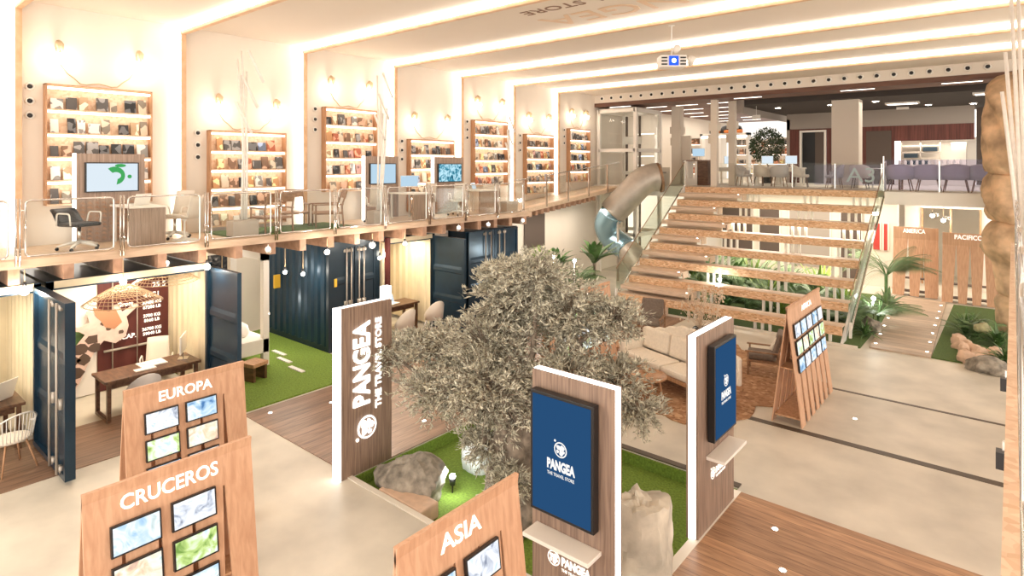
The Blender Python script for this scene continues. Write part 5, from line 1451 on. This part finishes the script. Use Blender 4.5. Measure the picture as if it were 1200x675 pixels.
# ficus upstairs
fx = thing('indoor_tree', 'dark leafy indoor tree on the upper floor before the bright store', 'tree', (-8.5, 28, UF)); rnd = random.Random(9)
MB().tube([(0, 0, 0), (.03, 0, .8), (0, .02, 1.5)], [.04, .035, .03], 7).build('trunk', M['bark'], fx, True)
MB().lathe([(.18, 0), (.24, .4), (.26, .42), (.2, .4)], seg=16).build('pot', M['black'], fx, True)
vs = []; fs = []
for i in range(2600):
    v = Vector((rnd.gauss(0, 1), rnd.gauss(0, 1), rnd.gauss(0, 1))).normalized() * rnd.uniform(.45, 1) ** .6
    p = Vector((v.x * .72, v.y * .72, 1.72 + v.z * .78)); dd = (v + Vector((rnd.uniform(-.8, .8), rnd.uniform(-.8, .8), rnd.uniform(-.9, .3)))).normalized(); s = dd.cross(Vector((rnd.random(), rnd.random(), rnd.random()))).normalized()
    n_ = len(vs); L = rnd.uniform(.08, .14); vs += [p, p + dd * L * .5 + s * .03, p + dd * L, p + dd * L * .5 - s * .03]; fs.append((n_, n_ + 1, n_ + 2, n_ + 3))
MB().add(vs, fs).build('foliage', mat('ficus_leaf', (.045, .075, .03), .5, var=.4, scale=6), fx)['kind'] = 'stuff'

# ---------------------------------------------------------------- elevator tower
ev = thing('elevator_tower', 'white framed glass elevator tower at the left end of the upper floor', 'elevator', (-12.92, 23.45, 0))
for x in (-.88, .88):
    for y in (-1.1, 1.1): MB().box(x - .07, x + .07, y - .07, y + .07, 0, 7.0).build('corner_post', M['white'], ev)
for z in (1.7, 3.55, 5.25, 6.93):
    MB().box(-.88, .88, -1.17, -1.03, z - .07, z + .07).box(.81, .95, -1.1, 1.1, z - .07, z + .07).box(-.88, .88, 1.03, 1.17, z - .07, z + .07).box(-.95, -.81, -1.1, 1.1, z - .07, z + .07).build('crossbar_ring', M['white'], ev)
MB().box(-.81, .81, -1.105, -1.095, .1, 6.9).build('front_glass', M['glass'], ev); MB().box(.875, .885, -1.03, 1.03, .1, 6.9).build('side_glass', M['glass'], ev)
for x in (-.45, .2):
    MB().box(x - .035, x + .035, .5, .6, .1, 6.8).build('guide_rail', M['taupe'], ev)
MB().box(-.6, .35, .45, .5, 5.55, 5.9).box(-.6, .35, .45, .5, 4.2, 4.35).build('crosshead', M['whitem'], ev)
for z in (4.25, 4.6, 5.0, 6.0):
    MB().box(-.2, .7, .9, .93, z, z + .03).build('lit_rail', M['ledw'], ev)
MB().box(-.88, .88, -1.1, 1.1, 7.0, 7.04).build('roof', M['white'], ev)
# slide
sd = thing('tube_slide', 'curling brushed steel tube slide beside the stairs', 'slide', (0, 0, 0))
path = [(-10.85, 22.1, 4.12), (-11.1, 21.9, 4.12), (-11.42, 21.6, 3.9), (-11.9, 21.3, 3.3), (-12.4, 21.1, 2.7)]
def smooth(pts, n=6):
    pts = [Vector(p) for p in pts]; out = []
    for i in range(len(pts) - 1):
        p0, p1, p2, p3 = pts[max(i - 1, 0)], pts[i], pts[i + 1], pts[min(i + 2, len(pts) - 1)]
        for k in range(n):
            t = k / n
            out.append(.5 * ((2 * p1) + (-p0 + p2) * t + (2 * p0 - 5 * p1 + 4 * p2 - p3) * t * t + (-p0 + 3 * p1 - 3 * p2 + p3) * t ** 3))
    out.append(pts[-1]); return out
MB().tube(smooth(path), .56, 24).build('upper_tube', M['steel'], sd, True)
MB().tube(smooth([(-12.4, 21.1, 2.7), (-12.75, 21.2, 2.2), (-12.65, 21.4, 1.65), (-12.15, 21.4, 1.35), (-11.8, 21.3, 1.2)]), .49, 20).build('glass_curve', M['bluegl'], sd, True)
MB().tube(smooth([(-11.8, 21.3, 1.2), (-11.5, 21.2, 1.0), (-11.2, 21.0, .8), (-10.8, 20.8, .45)]), .48, 20).build('lower_tube', M['steel'], sd, True)
dv_ = Vector((.25, .2, .06)).normalized(); p_ = Vector((-10.85, 22.1, 4.12))
MB().tube([p_ - dv_ * .05, p_ + dv_ * .05], .60, 28).build('entry_ring', M['furn'], sd)
MB().tube([p_ + dv_ * .03, p_ + dv_ * .056], .53, 28).build('mouth_shade', M['black'], sd)  # black disc on the capped end paints the shade inside the tube
MB().tube([(-12.1, 21.0, 0), (-12.1, 21.0, 2.6)], .05, 8).build('support_pole', M['steel'], sd, True)

# ---------------------------------------------------------------- behind and under the upper floor
struct(MB().box(-18, 6, 31.0, 31.2, 0, 3.6).build('wall_back', M['pale']))
struct(MB().box(-10.2, -3.3, 26.4, 26.6, 0, 3.56).build('wall_partition', M['pale']))
def panel(lab, x, w, z0, z1, m, grp='panels on the wall behind the stairs', y=26.38):
    o = thing('wall_panel', lab, 'wall panel', (x, y, z0), group=grp)
    MB().box(0, w, -.03, 0, 0, z1 - z0).build('board', m, o); MB().box(-.04, 0, -.04, 0, 0, z1 - z0 + .04).box(w, w + .04, -.04, 0, 0, z1 - z0 + .04).box(0, w, -.04, 0, z1 - z0, z1 - z0 + .04).build('frame', M['white'], o)
for i, (x, w, z0, z1, m) in enumerate(((-9.9, 1.3, .5, 2.9, M['taupe']), (-8.3, .8, 1.0, 2.9, M['taupe']), (-7.1, 1.5, .5, 2.9, M['grey']), (-5.2, .7, .2, 2.8, M['taupe']))):
    panel('%s wall panel behind the stairs, %s from the left' % (('brown', 'dark', 'grey', 'dark')[i], ordn(i)), x, w, z0, z1, m)
panel('red and white information panel at the right behind the stairs', -4.1, .22, 1.4, 2.4, M['red'])
panel('narrow red strip panel behind the stairs near their right end', -3.75, .12, 1.4, 2.4, M['red'])
tag(MB().box(-13.98, -13.94, 17.35, 18.6, 1.5, 2.75).build('brown_panel', M['taupe']), 'plain brown board on the lower wall behind the large plants', 'wall panel')
# glass storefront right of the stairs under the balcony, beige wall
struct(MB().box(-3.3, -2.75, 28.2, 28.35, 0, 3.56).box(-.9, 3, 28.2, 28.35, 0, 3.56).box(-2.75, -.9, 28.2, 28.35, 2.95, 3.56).build('wall_back', M['white']))
o = thing('window_display', 'framed pale window with hanging bulbs behind the oak panels at the right', 'window', (-2.75, 28.15, 0))
MB().box(0, .06, -.03, .05, 0, 2.95).box(.9, .96, -.03, .05, 0, 2.95).box(1.79, 1.85, -.03, .05, 0, 2.95).build('frame', M['oakr'], o)
MB().box(.06, .9, 0, .01, .1, 2.9).build('pane', M['glass'], o); MB().box(.96, 1.79, 0, .01, .1, 2.9).build('pane', M['glass'], o)
bulb('hanging bulb in the window behind the AMERICA panel, left one', (-2.35, 27.6, 2.7), 3.5, .07, 22, 'bulbs behind the oak panels', 'bulbw')
bulb('hanging bulb in the window behind the AMERICA panel, right one', (-2.0, 27.4, 2.55), 3.5, .07, 22, 'bulbs behind the oak panels', 'bulbw')
def slat_panel(lab, x0, x1, y, txt, n, h, tilt=.3):
    o = thing('slatted_panel', lab, 'display panel', (x0, y, .04), group='oak slat panels at the end of the path')
    W = x1 - x0; b = MB()
    b.box(0, W, -.03, 0, h - .42, h)
    w = W / n
    for i in range(n):
        b.hexa([(w * i + (w * .2 if i else 0), -tilt - .03, 0), (w * i + w * (.8 if i < n - 1 else 1), -tilt - .03, 0), (w * i + w * (.8 if i < n - 1 else 1), -tilt, 0), (w * i + (w * .2 if i else 0), -tilt, 0)],
               [(w * i + .004, -.03, h - .42), (w * i + w - .004, -.03, h - .42), (w * i + w - .004, 0, h - .42), (w * i + .004, 0, h - .42)])
    b.build('slats', M['oak'], o)
    MB().box(.05, W - .05, -.05, .25, .55, .58).box(.05, W - .05, -.15, .25, .1, .13).build('cross_shelf', M['taupe'], o)
    b = MB()
    b.build('rear_frame', M['oakr'], o) if False else MB().box(.02, .08, 0, .35, 0, h * .7).box(W - .08, W - .02, 0, .35, 0, h * .7).build('rear_frame', M['oakr'], o)
    text_mesh('lettering', txt, .21, M['text'], o, (W * .47, -.04, h - .14), (1, 0, 0), (0, 0, 1), .004, .004, width=W * .5)
slat_panel('oak slat panel headed AMERICA at the far end of the path', -3.3, -1.98, 25.3, 'AMERICA', 3, 2.38)
slat_panel('oak slat panel headed PACIFICO at the far end of the path', -1.84, -.35, 24.95, 'PACIFICO', 4, 2.30)
# faux rock column
rc = thing('faux_rock_column', 'tall tan faux rock column rising in front of the upper right floor', 'rock column', (.12, 21.5, 0)); rnd = random.Random(6)
profs = [[(0, .46), (.3, .53), (.6, .5), (.85, .56), (1.0, .5), (1.05, .3)],
         [(.95, .3), (1.05, .5), (1.5, .5), (1.9, .55), (2.05, .70), (2.3, .86), (2.7, .80), (2.9, .68), (3.05, .55), (3.1, .3)],
         [(2.98, .3), (3.05, .6), (3.3, .77), (3.86, .76), (4.2, .73), (4.38, .66), (4.42, .3)],
         [(4.3, .3), (4.36, .66), (4.6, .80), (5.2, .82), (6.1, .79), (6.6, .76), (6.9, .63), (7.1, .4), (7.2, .05)]]
for i, pf in enumerate(profs):
    vs = []; fs = []; ns = 44
    ph = [(rnd.uniform(0, 6.28), rnd.choice((2, 3, 4, 6, 9)), rnd.uniform(1.5, 7)) for _ in range(9)]
    zz = []; n = 26
    for a_ in range(n + 1):
        t = a_ / n; z = pf[0][0] + (pf[-1][0] - pf[0][0]) * t
        for (za, ra), (zb, rb) in zip(pf, pf[1:]):
            if za <= z <= zb + 1e-6: zz.append((z, ra + (rb - ra) * (z - za) / (zb - za))); break
    for z, r in zz:
        for k in range(ns):
            w = 2 * PI * k / ns
            q = r * (1 + .028 * sum(math.sin(n2 * w + p + fz * z) for p, n2, fz in ph) + rnd.uniform(-.012, .012))
            vs.append((q * math.cos(w), q * math.sin(w), z + .04 * math.sin(2 * w + i)))
    m_ = len(zz)
    fs = [(a_ * ns + k, a_ * ns + (k + 1) % ns, (a_ + 1) * ns + (k + 1) % ns, (a_ + 1) * ns + k) for a_ in range(m_ - 1) for k in range(ns)]
    fs += [tuple(range(ns))[::-1], tuple((m_ - 1) * ns + k for k in range(ns))]
    MB().add(vs, fs).build('boulder', M['rockt'], rc, True)

# ---------------------------------------------------------------- near mezzanine edge at the right
struct(MB().box(-.035, 3, .9, 15.2, 2.95, 3.1).build('floor', M['osbl']))
for i, y in enumerate((4.6, 6.2)):
    o = thing('edge_socket', 'small black box clipped below the near right mezzanine edge, %s' % ('nearer the camera', 'further back')[i], 'socket', (-.05, y, 2.8), group='black boxes under the near edge')
    MB().box(-.03, .03, -.04, .04, 0, .1).build('box_body', M['black'], o); MB().box(.0, .04, -.01, .01, .08, .16).build('clip', M['chrome'], o)
for i in range(8):
    y0_ = 1.9 + 1.6 * i
    rail_panel('chrome framed balustrade panel on the near right edge, %s from the front' % ordn(i), y0_, y0_ + 1.55, x=.035, group='chrome balustrade panels on the near right edge')
bs = thing('branch_sculpture', 'tall white branch sculpture at the right edge of the picture', 'sculpture', (.30, 12.6, 3.1), group='white branch sculptures')
for i, (xa, ya, xb, h) in enumerate(((-.18, 0, -.33, 4.3), (-.15, .0, -.24, 4.3), (-.12, -.1, -.14, 4.35), (-.2, -.05, -.44, 2.7), (-.2, .05, -.40, 3.35), (-.12, .05, -.08, 4.3))):
    MB().tube([(xa, ya, 0), (xa * .55 + xb * .45 + .01, ya, h * .45), (xb, ya, h)], [.034, .03, .026], 8).build('branch', M['sticks'], bs, True)
# ---------------------------------------------------------------- projector
pj = thing('ceiling_projector', 'white ceiling projector with glowing blue lens on a thin pole', 'projector', (-5.7, 12.2, 6.85), R(38))
MB().box(-.28, .28, -.2, .2, -.13, .13).build('body', M['white'], pj, bevel=.02)
MB().box(-.1, .1, -.225, -.2, -.1, .1).build('lens_housing', emis('lens_blue', (.03, .1, .6), 1.2), pj)
MB().sphere((0, -.215, .0), .05, 12, 8, (1, .5, 1)).build('lens_glow', emis('lens_glow', (.6, .85, 1), 8), pj, True)
b = MB()
for s in (-1, 1):
    for z in (-.09, -.02, .05): b.box(s * .2 - .06, s * .2 + .06, -.215, -.2, z, z + .03)
b.build('vent_slots', M['black'], pj)
MB().tube([(0, 0, .1), (0, 0, .8)], .015, 6).lathe([(.07, .79), (.07, .8)], seg=12).build('mount_pole', M['whitem'], pj)
for j, (x, z, a) in enumerate(((.1, .28, 80), (.42, .02, 60))):
    MB().lathe([(.05, -.1), (.07, -.05), (.08, .1), (.06, .12)], (0, 0, 0), 14, m=Matrix.Translation((x, 0, z)) @ Matrix.Rotation(R(a), 4, 'X')).build('spotlight_head', M['white'], pj, True)

# ================================================================ LIGHT
w = D.worlds.new('world'); bpy.context.scene.world = w; w.use_nodes = True
w.node_tree.nodes['Background'].inputs[0].default_value = (1., .94, .85, 1); w.node_tree.nodes['Background'].inputs[1].default_value = 2.25
def area(loc, sx, sy, p, rot=(0, 0, 0), c=(1., .88, .74)):  # added fill panels, not fixtures of the room
    l = D.lights.new('fill_light', 'AREA'); l.shape = 'RECTANGLE'; l.size = sx; l.size_y = sy; l.energy = p; l.color = c
    o = D.objects.new('fill_light', l); COL.objects.link(o); o.location = loc; o.rotation_euler = rot; return o
area((-11.5, 30, 7.2), 4, 8, 150); area((-3.5, 26.5, 6.95), 7, 3, 110); area((-2.6, 31.2, 5.6), 2.4, .6, 45)
area((-6.0, 21.6, 2.6), 5.5, 1.5, 190); area((-6, 24.9, 3.45), 6, 1.5, 160); area((-1.5, 26.5, 3.4), 3, 2, 70)  # fill added below stairs and upper floor to brighten the plants and walls
area((-12.8, 18.5, 2.85), 1.0, 5, 60)
for y in (1.2, 4.0, 10.8): area((-13.3, y, 2.45), .8, 1.2, 38, c=(1., .86, .66))

# ================================================================ CAMERA
cd = D.cameras.new('camera'); cam = D.objects.new('camera', cd); COL.objects.link(cam)
cd.sensor_width = 36; cd.lens = 21.0; cd.shift_y = -(337.5 - 194) / 1200; cd.clip_start = .05
cam.location = (0, 0, 4.6); cam.rotation_euler = (R(90), 0, R(40))
sc = bpy.context.scene; sc.camera = cam
sc.view_settings.view_transform = 'Standard'; sc.view_settings.look = 'None'; sc.view_settings.gamma = 1; sc.view_settings.exposure = 0.5
sc.view_settings.use_curve_mapping = False
